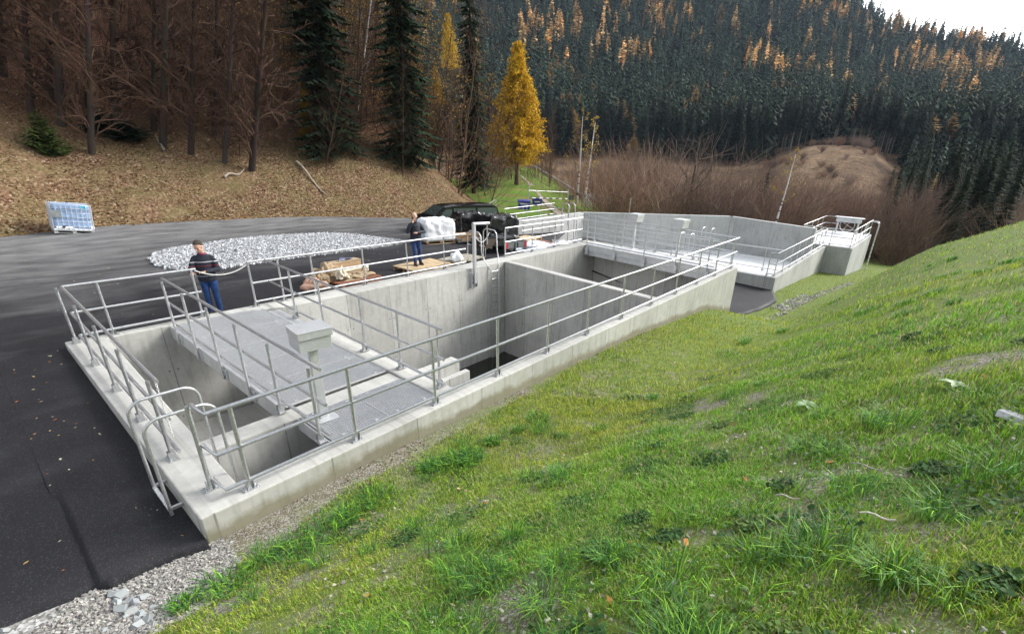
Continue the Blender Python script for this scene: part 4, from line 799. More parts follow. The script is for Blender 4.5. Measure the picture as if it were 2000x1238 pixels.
def person(label, loc, rz, arms, head_rot, hair, top, trousers, collar=None, phone=None, stance=((.10, 0), (-.10, 0)), hs=1.0):
    t = thing('person', label, 'person', loc, rz); t.scale = (hs, hs, hs)
    body = MB(); sh = MB(); tr = MB(); so = MB()
    T = [((0, 0, .90), .165, .115), ((0, 0, .98), .168, .118), ((0, -.005, 1.10), .150, .108), ((0, 0, 1.25), .165, .115), ((0, .005, 1.36), .180, .112), ((0, .01, 1.43), .165, .09), ((0, .012, 1.485), .085, .065)]
    body.loft([ring(c, a*.93, b*.93) for c, a, b in T]); limb(body, [(0, .015, 1.45), (0, .0, 1.58)], [.062, .054])
    G = [((0, 0, .85), .186, .138), ((0, 0, .90), .198, .148), ((0, -.008, 1.02), .197, .146), ((0, -.014, 1.12), .193, .144), ((0, -.005, 1.25), .192, .136), ((0, .005, 1.36), .202, .128), ((0, .012, 1.435), .175, .10), ((0, .012, 1.485), .095, .078), ((0, .01, 1.51), .075, .07)]
    sh.loft([ring(c, a, b) for c, a, b in G])
    for (s_, el, wr, hd, up) in arms:
        shd = (s_*.185, .01, 1.415); limb(body, [(s_*.150, .012, 1.38), (s_*.172, .0, 1.34), el, wr], [.046, .044, .036, .026]); hand(body, wr, hd, up)
        e2 = Vector(el).lerp(Vector(wr), .93); limb(sh, [(s_*.125, .012, 1.40), (s_*.168, .01, 1.392), tuple(Vector(shd).lerp(Vector(el), .5)), el, tuple(Vector(el).lerp(Vector(wr), .5)), tuple(e2)], [.074, .068, .064, .056, .049, .038])
    for (sx, sy), sg in zip(stance, (1, -1)):
        hip = (sg*.088, 0, .90); kn = (sg*.092+(sx-sg*.1)*.5, sy*.5-.02, .49); an = (sx, sy+.01, .09)
        limb(body, [hip, kn, an], [.078, .052, .036]); limb(tr, [(hip[0], 0, .93), hip, (hip[0]*1.02, -.0, .72), kn, (kn[0]*.5+an[0]*.5, kn[1]*.5+an[1]*.5+.015, .29), (an[0], an[1], .075)], [.10, .100, .088, .067, .064, .058])
        limb(body, [(sx, sy+.01, .07), (sx+.01*sg, sy-.13, .04)], [.036, .03])
        limb(so, [(sx, sy+.035, .05), (sx+.008*sg, sy-.06, .055), (sx+.02*sg, sy-.16, .038)], [.05, .052, .040]); so.box((sx+.01*sg, sy-.055, .012), (.09, .27, .024))
    tr.loft([ring((0, 0, z), a, b) for z, a, b in ((.82, .155, .112), (.88, .176, .128), (.97, .172, .126), (1.02, .165, .12))])
    # head
    HM = Matrix.Translation((0, -.012, 1.595)) @ Matrix.Rotation(head_rot[1], 4, 'Z') @ Matrix.Rotation(head_rot[0], 4, 'X') @ Matrix.Scale(1.10, 4); hm = MB()
    hm.ell((0, .008, .105), (.077, .096, .105)); hm.ell((0, -.022, .04), (.060, .072, .072)); hm.ell((0, -.07, -.005), (.028, .022, .022)); hm.ell((0, .0, .0), (.052, .052, .06))
    hm.tube([(0, -.088, .10), (0, -.106, .072), (0, -.110, .055)], [.008, .012, .016], 8); hm.ell((0, -.103, .052), (.018, .012, .009)); hm.ell((0, -.080, .115), (.05, .014, .010))
    hm.ell((0, -.086, .022), (.024, .010, .006)); hm.ell((0, -.083, .012), (.022, .010, .006))
    for s_ in (-1, 1): hm.ell((s_*.076, .012, .075), (.012, .022, .032)); hm.ell((s_*.038, -.064, .062), (.024, .02, .02))
    body.add([HM @ Vector(v) for v in hm.v], hm.f, True)
    remeshed(body, 'body', M['skin'], t, .0075, 2); remeshed(sh, 'sweater' if top == 'sweater' else 'jacket', M[top], t, .012, 4); remeshed(tr, 'trousers', M[trousers], t, .013, 3); remeshed(so, 'shoes', M['shoe'], t, .009, 2)
    ey = MB()
    for s_ in (-1, 1): ey.ell((s_*.031, -.083, .093), (.012, .006, .006), 8, 6)
    ey.v = [tuple(HM @ Vector(v)) for v in ey.v]; ey.build('eyes', M['dark'], t, world=False)
    hb = MB()
    if hair == 'full':
        hb.ell((0, .018, .128), (.081, .099, .098)); hb.ell((0, -.030, .172), (.060, .050, .040)); hb.ell((0, .05, .065), (.074, .062, .085))
        for s_ in (-1, 1): hb.ell((s_*.068, .012, .10), (.016, .050, .05))
        vs = [v for v in hb.v]; hb.v = [(v[0], max(v[1], -.074+max(0, (.178-v[2]))*1.3), v[2]) for v in vs]
    else:
        for s_ in (-1, 1): hb.ell((s_*.066, .03, .085), (.014, .045, .035))
        hb.ell((0, .072, .075), (.06, .03, .045))
    hb.v = [tuple(HM @ Vector(v)) for v in hb.v]; remeshed(hb, 'hair', M['hair' if hair == 'full' else 'hairshort'], t, .007, 2)
    if collar:
        cb = MB(); cb.loft([ring((0, .006, 1.485), .088, .078), ring((0, .004, 1.525), .068, .064)], False); cb.loft([ring((0, .004, 1.527), .070, .066), ring((0, .002, 1.492), .094, .086)], False)
        cb.build('collar', M[collar], t, world=False)
    else:
        cb = MB(); cb.loft([ring((0, .0, 1.47), .10, .09), ring((0, -.004, 1.545), .078, .078), ring((0, -.004, 1.55), .066, .066)], False); cb.build('collar', M[top], t, world=False)
    return t
x, y = 2.58, 7.50
person('man in a dark striped sweater and jeans fastening the rope at the railing end', (x, y, gz(x, y)), R(-22),
       [(-1, (-.27, -.12, 1.15), (-.24, -.36, 1.14), (.1, -1, -.1), (0, .2, 1)), (1, (.265, -.10, 1.13), (.02, -.36, 1.14), (-1, -.35, .0), (0, .1, 1))],
       (R(26), R(-32)), 'full', 'sweater', 'jeans', 'plum', hs=.97)
x, y = 8.95, 8.05
pm = person('bald man in a dark jacket talking on a phone on a pale pallet', (x, y, gz(x, y)+.145), R(-18),
       [(-1, (-.31, -.12, 1.17), (-.135, -.17, 1.49), (.35, .15, 1), (-.6, 1, .0)), (1, (.29, -.10, 1.15), (-.02, -.25, 1.16), (-1, .05, .1), (0, -.3, 1))],
       (R(30), R(-25)), 'bald', 'jacket', 'jeansdark', None, stance=((.13, .06), (-.09, -.04)), hs=.97)
ph = thing('mobile_phone', 'black mobile phone held to the ear of the bald man', 'phone', (0, 0, 0)); 
bpy.context.view_layer.update()
ph.matrix_world = pm.matrix_world @ Matrix.Translation((-.115, -.09, 1.63)) @ Matrix.Rotation(R(-12), 4, 'Y') @ Matrix.Rotation(R(15), 4, 'X')
MB().box((0, 0, 0), (.012, .07, .14)).build('phone_body', M['phone'], ph, .004, world=False)
# ------------------------------------------------------------------ plants: arrays of faces
class Veg:
    def __init__(s): s.V = []; s.Q = []; s.c = []; s.n = 0
    def quads(s, P, col):
        """P (m,4,3), col (m,3) or (3,)"""
        P = np.asarray(P, float); m = len(P)
        if m == 0: return s
        col = np.broadcast_to(np.asarray(col, float), (m, 3)); s.V.append(P.reshape(-1, 3)); s.Q.append(s.n+np.arange(4*m).reshape(m, 4)); s.c.append(np.repeat(col, 4, 0)); s.n += 4*m; return s
    def segs(s, A, B, ra, rb, col, n=3):
        A = np.asarray(A, float); B = np.asarray(B, float); m = len(A); T = B-A; L = np.linalg.norm(T, axis=1, keepdims=True)+1e-9; T = T/L
        ref = np.where(np.abs(T[:, 2:3]) > .9, [[1., 0, 0]], [[0, 0, 1.]]); a = np.cross(T, ref); a /= np.linalg.norm(a, axis=1, keepdims=True); b = np.cross(a, T)
        ra = np.broadcast_to(ra, (m,))[:, None]; rb = np.broadcast_to(rb, (m,))[:, None]; V = []
        for k_ in range(n):
            q = 2*math.pi*k_/n; d = a*math.cos(q)+b*math.sin(q); V += [A+d*ra, B+d*rb]
        V = np.stack(V, 1); base = s.n+np.arange(m)[:, None]*2*n
        for k_ in range(n):
            j = (k_+1) % n; s.Q.append(np.concatenate([base+2*k_, base+2*j, base+2*j+1, base+2*k_+1], 1))
        s.V.append(V.reshape(-1, 3)); s.c.append(np.repeat(np.broadcast_to(np.asarray(col, float), (m, 3)), 2*n, 0)); s.n += 2*n*m; return s
    def mesh(s, name, smooth=False): return npmesh(name, np.concatenate(s.V), np.concatenate(s.Q), None, np.concatenate(s.c), smooth)
def vcol(base, n, rg, var=.3, hue=.12):
    base = np.asarray(base, float); k_ = 1+var*(rg.random((n, 1))*2-1); return np.clip(base*k_*(1+hue*(rg.random((n, 3))*2-1)), 0, 1)
def conifer(h, r, whorls, nb, seed, twigs=8, droop=.35, col=(.022, .045, .02), z0=.06, tipup=.1, pw=.75, tw=.5, tuft=None):
    """foliage of a spruce or larch: whorls of drooping boughs carrying flat sprays"""
    rg = np.random.default_rng(seed); v = Veg(); P = []; u = h/24
    zs = h*(z0+(1-z0)*(np.linspace(0, .985, whorls)))
    for iz, z in enumerate(zs):
        f = 1-z/h; prof = (f**pw)*(1 if tuft is None else min(1, (.35+(z/h-z0)*5.0)))
        for j in range(nb):
            if rg.random() < .08: continue
            an = 2*math.pi*(j+rg.random()*.8)/nb+iz*1.3; L = r*prof*(.65+.5*rg.random()) + .12*u; d = np.array([math.cos(an), math.sin(an), 0]); sd_ = np.array([-d[1], d[0], 0])
            s_ = np.linspace(.12, 1, twigs) if twigs > 1 else np.array([1.0]); zz = z + rg.normal(0, .1)*u*60/whorls
            pt = zz - droop*L*s_**1.2 + tipup*L*s_**3
            C_ = d[None]*(L*s_)[:, None]+np.array([0, 0, 1])*pt[:, None]
            if twigs == 1:
                e = np.array([0, 0, zz]); tip = C_[-1]; mid = e*.45+tip*.55; wd = L*tw*.55; dr = np.array([0, 0, -.12*L])
                ph_ = rg.uniform(-.9, .9); of = (sd_*math.cos(ph_)+np.array([0, 0, 1.0])*math.sin(ph_))*wd; P.append([e, mid+of+dr, tip, mid-of+dr]); continue
            for q in (-1, 1):
                wl = L*tw*(1.05-s_)*(.6+.7*rg.random(twigs))+.10*u; fw = L/twigs*1.5
                a = C_; e = C_+sd_*(q*wl)[:, None]+d*(fw*.5)+np.array([0, 0, -1])*(wl*(.25+.5*rg.random(twigs)))[:, None]
                w2 = (fw*.42+.02*u); mid = (a+e)/2
                P += list(np.stack([a, mid-d*w2+[0, 0, .02*u], e, mid+d*w2], 1))
    P = np.array(P); v.quads(P, vcol(col, len(P), rg, .4)); return v, rg
def tree(name, label, cat, meshes, loc, rz, sc, group=None, lean=(0, 0)):
    """meshes: [(part name, mesh, material)]"""
    t = thing(name, label, cat, loc, rz, group); t.scale = sc if hasattr(sc, '__len__') else (sc, sc, sc)
    if lean[0] or lean[1]:
        t.rotation_euler = (Quaternion((-lean[1], lean[0], 0), math.hypot(*lean)) @ Quaternion((0, 0, 1), rz)).to_euler()
    for nm, me, m in meshes: link(nm, me, m, t)
    return t
def trunk_mesh(h, r0, r1, col, seed=0, n=9, seg=14, bend=.15, mottled=None):
    rg = np.random.default_rng(seed); v = Veg(); zs = np.linspace(-.8, h, seg); P = np.stack([bend*np.cumsum(rg.normal(0, .4, seg))*.3, bend*np.cumsum(rg.normal(0, .4, seg))*.3, zs], 1); rr = np.linspace(r0, r1, seg); rr[:2] *= 1.15
    for i in range(seg-1): v.segs(P[i:i+1], P[i+1:i+2], rr[i], rr[i+1], vcol(col, 1, rg, .15) if mottled is None or rg.random() < .85 else vcol(mottled, 1, rg, .2), n)
    return v, P, rr, rg
def branching(v, rg, starts, dirs, lens, rads, levels, col, spread=.6, up=.15, kids=3, segn=3, leafs=None, wob=.18):
    ends = []
    for lv in range(levels):
        ns, nd, nl, nr = [], [], [], []; A = []; B = []; RA = []; RB = []
        for p, d, L, r_ in zip(starts, dirs, lens, rads):
            q = p.copy(); dd_ = d.copy()
            for i in range(segn):
                dd_ = dd_+rg.normal(0, wob, 3)+[0, 0, up*.3]; dd_ /= np.linalg.norm(dd_); e = q+dd_*L/segn
                A.append(q); B.append(e); RA.append(r_*(1-.5*i/segn)); RB.append(r_*(1-.5*(i+1)/segn)); q = e
                if lv < levels-1:
                    for _ in range(kids if i == segn-1 else max(1, kids-2)):
                        k_ = dd_+rg.normal(0, spread, 3); k_ /= np.linalg.norm(k_); ns.append(q); nd.append(k_); nl.append(L*(.45+.3*rg.random())); nr.append(r_*.5)
            ends.append(q)
        v.segs(A, B, np.array(RA), np.array(RB), vcol(col, len(A), rg, .2), 3); starts, dirs, lens, rads = ns, nd, nl, nr
    return np.array(ends)
BARK = (.055, .042, .034); NEED = (.016, .032, .017); TW = (.22, .15, .11)
# --- the far mountainside wood
far_sp = [conifer(1, .17, 13, 7, 40+i, 1, .9, (.025, .037, .023), .04, 0, .85, 1.0)[0] for i in range(4)]
far_la = [conifer(1, .25, 13, 9, 60+i, 1, .35, (.43, .275, .125), .10, 0, .6, .95)[0] for i in range(3)]
mid_sp = []; mid_la = []
for i in range(4):
    v, rg = conifer(1, .23, 26, 10, 80+i, 5, .55, (.019, .029, .018), .16, .05, .8, .42); v.segs([[0, 0, -.1]], [[0, 0, .9]], .010, .003, (.05, .045, .04), 5); mid_sp.append(v.mesh('spruce'))
for i in range(3):
    v, rg = conifer(1, .33, 24, 10, 90+i, 5, .18, (.45, .29, .12), .15, .05, .7, .45); v.segs([[0, 0, -.1]], [[0, 0, .9]], .011, .003, (.06, .045, .035), 5); mid_la.append(v.mesh('larch'))
cand = []; rg = np.random.default_rng(5)
for i in range(11000):
    az = R(rg.uniform(-16, 52)); elr = float(ridge(az)); el = rg.uniform(.15, elr); s_ = ((el-.2)/(elr-.2))**(1/.8) if el > .2 else 0; d = 200+480*s_ + rg.normal(0, 6)
    azd = math.degrees(az)
    if d < 220 and 3.0 < azd < 15.0: continue                       # the felled brown clearing
    cl = float(fbm(azd*.35, el*.6, 1.0, 41)); pl = .036+.6*max(0, cl-.54)*2
    if -4 < azd < 5.5 and 6.6 < el < elr-1.8: pl = .42
    if 3 < azd < 9.5 and 2.4 < el < 3.2: pl = .3
    if azd > 24: pl *= .9
    cand.append((d, az, el, rg.random() < pl))
cand.sort(key=lambda c: c[0])
bulk = Veg(); nsp = nla = 0
def addfar(vg, loc, h, rz, tint):
    Vv = np.concatenate(vg.V).copy(); c_, s_ = math.cos(rz), math.sin(rz); X = Vv[:, 0]*c_-Vv[:, 1]*s_; Y = Vv[:, 0]*s_+Vv[:, 1]*c_
    q_ = h*rg.uniform(.75, 1.2); P = np.stack([X*q_+loc[0], Y*q_+loc[1], Vv[:, 2]*h+loc[2]], 1); Qq = np.concatenate(vg.Q); bulk.V.append(P); bulk.Q.append(Qq+bulk.n); bulk.c.append(np.concatenate(vg.c)*tint); bulk.n += len(P)
for d, az, el, lar in cand:
    p = (CAM[0]+d*math.cos(az), CAM[1]+d*math.sin(az)); z = float(H_mt(az, d))-.6; h = rg.uniform(12, 23)
    if lar and nla < 285:
        nla += 1; tree('larch', 'golden brown larch among the dark spruces of the far mountainside', 'tree', [('crown', mid_la[nla % 3], M['needle'])], (p[0], p[1], z), rg.uniform(0, 6), (h*rg.uniform(.85, 1.15),)*2+(h*rg.uniform(.55, .8),), 'larches on the far mountainside')
    elif not lar and nsp < 200 and rg.random() < .8:
        nsp += 1; tree('spruce', 'dark spruce in the lower wood of the far mountainside', 'tree', [('crown', mid_sp[nsp % 4], M['needle'])], (p[0], p[1], z), rg.uniform(0, 6), (h*rg.uniform(.75, 1.15),)*2+(h,), 'spruces on the far mountainside')
    else: addfar(far_la[int(rg.integers(3))] if lar else far_sp[int(rg.integers(4))], (p[0], p[1], z), h, rg.uniform(0, 6), rg.uniform(.45, 1.9))
for i in range(420):
    az = R(rg.uniform(-16, 3.2)); d = rg.uniform(118, 205); addfar(far_sp[i % 4], (CAM[0]+d*math.cos(az), CAM[1]+d*math.sin(az), float(H_mt(az, d))-.5), rg.uniform(7, 15), rg.uniform(0, 6), rg.uniform(.5, 1.3))
tag(link('distant_wood', bulk.mesh('distant_wood'), M['needle']), 'dense dark conifer wood covering the upper mountainside', 'wood', kind='stuff')
# --- nearer conifers right of the clearing
sp_m = []
for i in range(3):
    v, rg2 = conifer(24, 2.7, 46, 9, 500+i, 9, .42, (.020, .036, .017), .03, .10, .7, .40); sp_m.append(v.mesh('crown')); 
    if i == 0: stm = trunk_mesh(23.5, .26, .04, (.045, .036, .03), 510)[0].mesh('trunk', True)
for i in range(40):
    pxx = 1740+ i*8.0+rg.uniform(-8, 8); d = rg.uniform(62, 118); az = math.atan2(*(ray(pxx, 400)[[1, 0]])); top = np.interp(pxx, [1740, 1800, 1900, 2000, 2080], [330, 285, 255, 262, 250])+rg.uniform(-10, 60)
    zt_ = atd(pxx, top, d)[2]; zb = float(H_mt(az, d)); p = atd(pxx, top, d); lar = i in (4, 13)
    tree('larch' if lar else 'spruce', 'orange larch in the dark trees right of the clearing' if lar else 'tall dark spruce right of the brown clearing', 'tree', [('crown', mid_la[i % 3] if lar else sp_m[i % 3], M['needle'])], (p[0], p[1], zb-.4), rg.uniform(0, 6), (max(6, zt_-zb)*.42,)*2+(max(6, zt_-zb)*.7,) if lar else (max(6, zt_-zb)/24*1.15,)*2+(max(6, zt_-zb)/24,), 'larches right of the clearing' if lar else 'dark spruces right of the clearing')
# --- bare reddish bushes behind the basins
bush = []
for i in range(5):
    rg2 = np.random.default_rng(200+i); v = Veg(); n_ = 42; an = rg2.uniform(0, 6.28, n_); ln = rg2.uniform(.03, .24, n_); st = np.stack([.10*np.cos(an)*rg2.random(n_), .10*np.sin(an)*rg2.random(n_), np.full(n_, -.03)], 1); dr = np.stack([np.cos(an)*ln*1.5, np.sin(an)*ln*1.5, np.ones(n_)], 1); dr /= np.linalg.norm(dr, axis=1, keepdims=True)
    branching(v, rg2, list(st), list(dr), list(rg2.uniform(.45, .8, n_)), [.0058]*n_, 3, (TW, (.19, .14, .115), (.25, .155, .11), (.16, .11, .085))[i] if i < 4 else (.16, .12, .07), .36, .22, 2, 4, wob=.16)
    if i == 4:
        q = np.concatenate(v.V); q = q[rg2.integers(0, len(q), 900)]; q = q[q[:, 2] > .4]; e = rg2.normal(0, .006, (len(q), 4, 3)); v.quads(q[:, None]+e, vcol((.36, .24, .05), len(q), rg2))
    bush.append(v.mesh('bush'))
nb_ = 0
for i in range(84):
    pxx = rg.uniform(1075, 1880); d = rg.uniform(42, 88) if pxx < 1580 else rg.uniform(58, 92); az = math.atan2(*(ray(pxx, 400)[[1, 0]]))
    top = np.interp(pxx, [1080, 1130, 1200, 1300, 1400, 1480, 1540, 1700, 1760, 1860], [330, 320, 300, 295, 315, 325, 352, 358, 385, 420]) + rg.uniform(-8, 60)*(1 if d < 70 else .4); p = atd(pxx, top, d); zb = float(H_mt(az, d))-.2; h = max(3.0, p[2]-zb)*.82
    yel = (1200 < pxx < 1260) and rg.random() < .5; nb_ += 1
    tree('bare_bush', 'bare bush with some yellow leaves left behind the bent basin wall' if yel else 'bare reddish brown bush in the thicket behind the basins', 'bush', [('stems', bush[4 if yel else i % 4], M['bark'])], (p[0], p[1], zb), rg.uniform(0, 6), (h*rg.uniform(.9, 1.3),)*2+(h,), 'yellow leaved bushes behind the basins' if yel else 'bare bushes behind the basins')
for i in range(46):                                               # low scrub on the felled slope
    az = R(rg.uniform(3.2, 15)); d = rg.uniform(135, 190); zb = float(H_mt(az, d)); h = rg.uniform(.8, 2.6)
    tree('bare_bush', 'low brown scrub dotted over the felled clearing', 'bush', [('stems', bush[i % 4], M['bark'])], (CAM[0]+d*math.cos(az), CAM[1]+d*math.sin(az), zb-.1), rg.uniform(0, 6), (h*1.8, h*1.8, h), 'scrub on the felled clearing')
edge_sp = []
for i in range(2):
    v, rg2 = conifer(1, .15, 20, 9, 110+i, 5, .5, (.014, .024, .016), .42, .05, .7, .42); v.segs([[0, 0, -.05]], [[0, 0, .9]], .009, .004, (.13, .11, .095), 5); edge_sp.append(v.mesh('crown'))
for i in range(60):
    az = R(np.interp(rg.random(), [0, 1], [2.0, 21])); d = rg.uniform(196, 212); zb = float(H_mt(az, d)); h = rg.uniform(15, 21)
    tree('spruce', 'tall spruce with a bare pale trunk at the wood edge above the clearing', 'tree', [('crown', edge_sp[i % 2], M['needle'])], (CAM[0]+d*math.cos(az), CAM[1]+d*math.sin(az), zb-.3), rg.uniform(0, 6), (h, h, h), 'bare trunked spruces above the clearing')
for i in range(30):
    pxx = rg.uniform(1765, 2040); d = rg.uniform(60, 105); az = math.atan2(*(ray(pxx, 400)[[1, 0]])); top = rg.uniform(350, 425); p = atd(pxx, top, d); zb = float(H_mt(az, d))-.2; h = max(2.5, p[2]-zb)*.8
    tree('bare_bush', 'bare bush between the dark spruces right of the clearing', 'bush', [('stems', bush[i % 4], M['bark'])], (p[0], p[1], zb), rg.uniform(0, 6), (h*1.2, h*1.2, h), 'bushes right of the clearing')
# grey bare tree, birches
def bare_tree(seed, h, r0, col, twcol, lean=.0, first=.35, nbr=14, mott=None, bl=.28, levels=3, up=.2):
    v, P, rr, rg2 = trunk_mesh(h, r0, r0*.18, col, seed, 8, 16 if mott is None else 80, .12 if mott is None else .06, mott); crown = Veg(); st, di, le, ra = [], [], [], []
    for i in range(nbr):
        f = first+(1-first)*(i+rg2.random())/nbr; z = -.8+(h+.8)*f; j = min(len(P)-2, int(f*(len(P)-1))); an = rg2.uniform(0, 6.28); st.append(P[j]+(P[j+1]-P[j])*((f*(len(P)-1))-j)); d = np.array([math.cos(an), math.sin(an), .75+.5*rg2.random()]); di.append(d/np.linalg.norm(d)); le.append(h*bl*(1.15-f)*(.7+.6*rg2.random())); ra.append(r0*.35*(1.1-f*.8))
    ends = branching(crown, rg2, st, di, le, ra, levels, twcol, .42, up, 2, 3)
    return v.mesh('trunk', True), crown, ends, rg2
tr1, cr1, en1, _ = bare_tree(301, 9, .20, (.10, .085, .075), (.11, .09, .08), nbr=16, bl=.42)
p = atd(1345, 400, 46); zb = float(H_mt(math.atan2(p[1]-CAM[1], p[0]-CAM[0]), 46)); cm = cr1.mesh('crown')
tree('bare_tree', 'grey bare tree with spreading boughs standing over the reddish thicket', 'tree', [('trunk', tr1, M['bark']), ('crown', cm, M['bark'])], (p[0], p[1], zb), 1.0, 1.25)
WH = (.62, .60, .57); BK = (.08, .07, .06)
tb, cb_, eb, rgb_ = bare_tree(310, 10, .15, WH, (.20, .15, .13), nbr=15, mott=BK, bl=.20, up=.35); cbm = cb_.mesh('crown')
q = eb[rgb_.integers(0, len(eb), 260)]; vy = Veg(); vy.segs(*[np.concatenate(x) for x in ([q[:1]], [q[:1]+.01])], .002, .002, WH); vy.quads(q[:, None]+rgb_.normal(0, .06, (260, 4, 3)), vcol((.45, .32, .06), 260, rgb_)); vym = vy.mesh('leaves')
for pxx, pyb, pyt, d, lab, ln in ((1127, 402, 215, 50, 'left white birch of the pair behind the field gate', .0), (1139, 404, 228, 50, 'right leaning white birch of the pair behind the field gate', .07), (1513, 440, 290, 41, 'slim white birch with a few yellow leaves at the top before the dark spruce', .06)):
    t_ = atd(pxx, pyt, d); b_ = atd(pxx, pyb, d); h = t_[2]-b_[2]; zb = b_[2]-1.0; ax = np.array([RT[0], RT[1]]); 
    tree('birch', lab, 'tree', [('trunk', tb, M['bark']), ('crown', cbm, M['bark'])]+([('leaves', vym, M['leaf'])]), (b_[0], b_[1], zb), pxx*.7, ((h+1)/10,)*3, None, (ln*RT[0], ln*RT[1]))
v, rg2 = conifer(14, 2.3, 34, 9, 333, 5, .4, NEED, .05, .08); v.segs([[0, 0, -.5]], [[0, 0, 13.5]], .16, .03, BARK, 7); sm_ = v.mesh('crown')
p = atd(1503, 330, 52); tree('spruce', 'single dark spruce behind the slim birch at the bent basin wall', 'tree', [('crown', sm_, M['needle'])], (p[0], p[1], -5.6), 0, (.62, .62, (p[2]+5.6)/14))
# --- the golden larch on the meadow
b_ = mpt(1007, 360); d = np.linalg.norm((b_-CAM)[:2]); top = atd(1016, 84, d); Hl = top[2]-b_[2]; rg2 = np.random.default_rng(77); lv = Veg(); st, di, le, ra = [], [], [], []
tv, P, rr, _ = trunk_mesh(Hl*.97, Hl*.018, .03, (.06, .04, .03), 5, 10, 18, .10); Wm = 57*d/FPX; TQ = []; A = []; B = []
for i in range(520):
    f = .17+.82*(i+rg2.random())/520; z = Hl*f; g_ = np.interp(f, [.17, .22, .3, .42, .55, .7, .85, 1], [.55, .86, 1.0, .92, .74, .50, .26, .03]); L = Wm*g_*(.55+.5*rg2.random()); an = rg2.uniform(0, 6.28); dv_ = np.array([math.cos(an), math.sin(an), rg2.uniform(-.10, .22)])
    A.append([0, 0, z]); e = np.array([0, 0, z])+dv_*L; B.append(e); m = int(24+56*g_); s_ = rg2.random(m)**.55; c_ = np.array([0, 0, z])+dv_*(L*s_)[:, None]+rg2.normal(0, .17, (m, 3))*(.35+s_)[:, None]*np.array([1, 1, .8])*max(.5, Wm/3.6); c_[:, 2] -= .10*rg2.random(m)*L
    TQ.append(c_[:, None]+rg2.normal(0, .082, (m, 4, 3))*Wm/3.6)
TQ = np.concatenate(TQ); lv.quads(TQ, np.where(rg2.random((len(TQ), 1)) < .3, vcol((.47, .30, .02), len(TQ), rg2, .4), vcol((.70, .46, .03), len(TQ), rg2, .35)))
tv.segs(A, B, .045, .01, vcol((.07, .05, .035), len(A), rg2), 3)
tree('golden_larch', 'tall golden yellow larch standing alone on the green meadow', 'tree', [('trunk', tv.mesh('trunk', True), M['bark']), ('crown', lv.mesh('crown'), M['leaf'])], tuple(b_), 0, 1.0)
# --- wood on the hillside: trunks, saplings, spruces, birches
tk_m = []
for i in range(4):
    tm, cw, _, rgk = bare_tree(400+i, 22, .135, (.045, .033, .027), (.072, .042, .029), first=.05, nbr=130, bl=.052, levels=3, up=.0); tk_m.append((tm, cw.mesh('crown')))
sap = []
for i in range(4):
    tm, cw, ee, rgk = bare_tree(420+i, 8, .045, (.075, .05, .035), (.095, .056, .038), first=.04, nbr=44, bl=.20, levels=3, up=.2)
    if i == 3: q = ee[rgk.integers(0, len(ee), 1100)]; cw.quads(q[:, None]+rgk.normal(0, .026, (1100, 4, 3)), vcol((.40, .25, .04), 1100, rgk))
    sap.append((tm, cw.mesh('crown')))
rg3 = np.random.default_rng(91)
def pxo(x, y): q = np.array([x, y, 6.0])-CAM; return float(np.clip(PX0+FPX*(q@RT)/max(1, q@FW), -200, 1200))
FIX = [(492, 332, .035), (440, 318, .03), (318, 285, .02), (225, 240, .01), (372, 300, .02), (120, 245, .0), (300, 255, .02), (420, 265, .02), (60, 220, 0), (180, 300, .01)]
LBT = 'dark bare trunked larch in the shaded wood on the leafy hillside'
for i, (pxx, pyy, ln) in enumerate(FIX):
    p = hp(pxx, pyy); tree('hillside_tree', LBT, 'tree', [('trunk', tk_m[i % 4][0], M['bark']), ('crown', tk_m[i % 4][1], M['bark'])], tuple(p), rg3.uniform(0, 6), rg3.uniform(.85, 1.2), 'bare trunked larches on the hillside', (RT[0]*(.30*(1061-pxx)/960+ln*3), RT[1]*(.30*(1061-pxx)/960+ln*3)))
for i in range(150):
    x = rg3.uniform(-22, 30); dy = 7+38*rg3.random()**.8; y = float(edge_y(x))+dy
    if H_hill(x, y) < -1 or (x+.94 > y+5.3-2): continue
    tree('hillside_tree', LBT, 'tree', [('trunk', tk_m[i % 4][0], M['bark']), ('crown', tk_m[i % 4][1], M['bark'])], (x, y, float(H_hill(x, y))), rg3.uniform(0, 6), rg3.uniform(.5, 1.1), 'bare trunked larches on the hillside', tuple(RT[:2]*(.27*(1061-pxo(x, y))/960+rg3.normal(0, .03))))
for i in range(210):
    if i < 80: x = rg3.uniform(9, 30); dy = rg3.uniform(3.5, 26)
    else: x = rg3.uniform(-24, 26); dy = 7.5+32*rg3.random()
    y = float(edge_y(x))+dy
    if (x+.94 > y+5.3-1.0): continue
    j = int(rg3.integers(4)) if x > 12 else int(rg3.integers(3)); tree('sapling', 'thin brown bare sapling in the undergrowth of the hillside wood' if j < 3 else 'thin sapling with yellowish leaves left in the hillside wood', 'tree', [('trunk', sap[j][0], M['bark']), ('crown', sap[j][1], M['bark'])], (x, y, float(H_hill(x, y))), rg3.uniform(0, 6), rg3.uniform(.45, 1.1), 'bare saplings on the hillside' if j < 3 else 'yellowish saplings on the hillside', tuple(RT[:2]*(.27*(1061-pxo(x, y))/960+rg3.normal(.03, .08))))
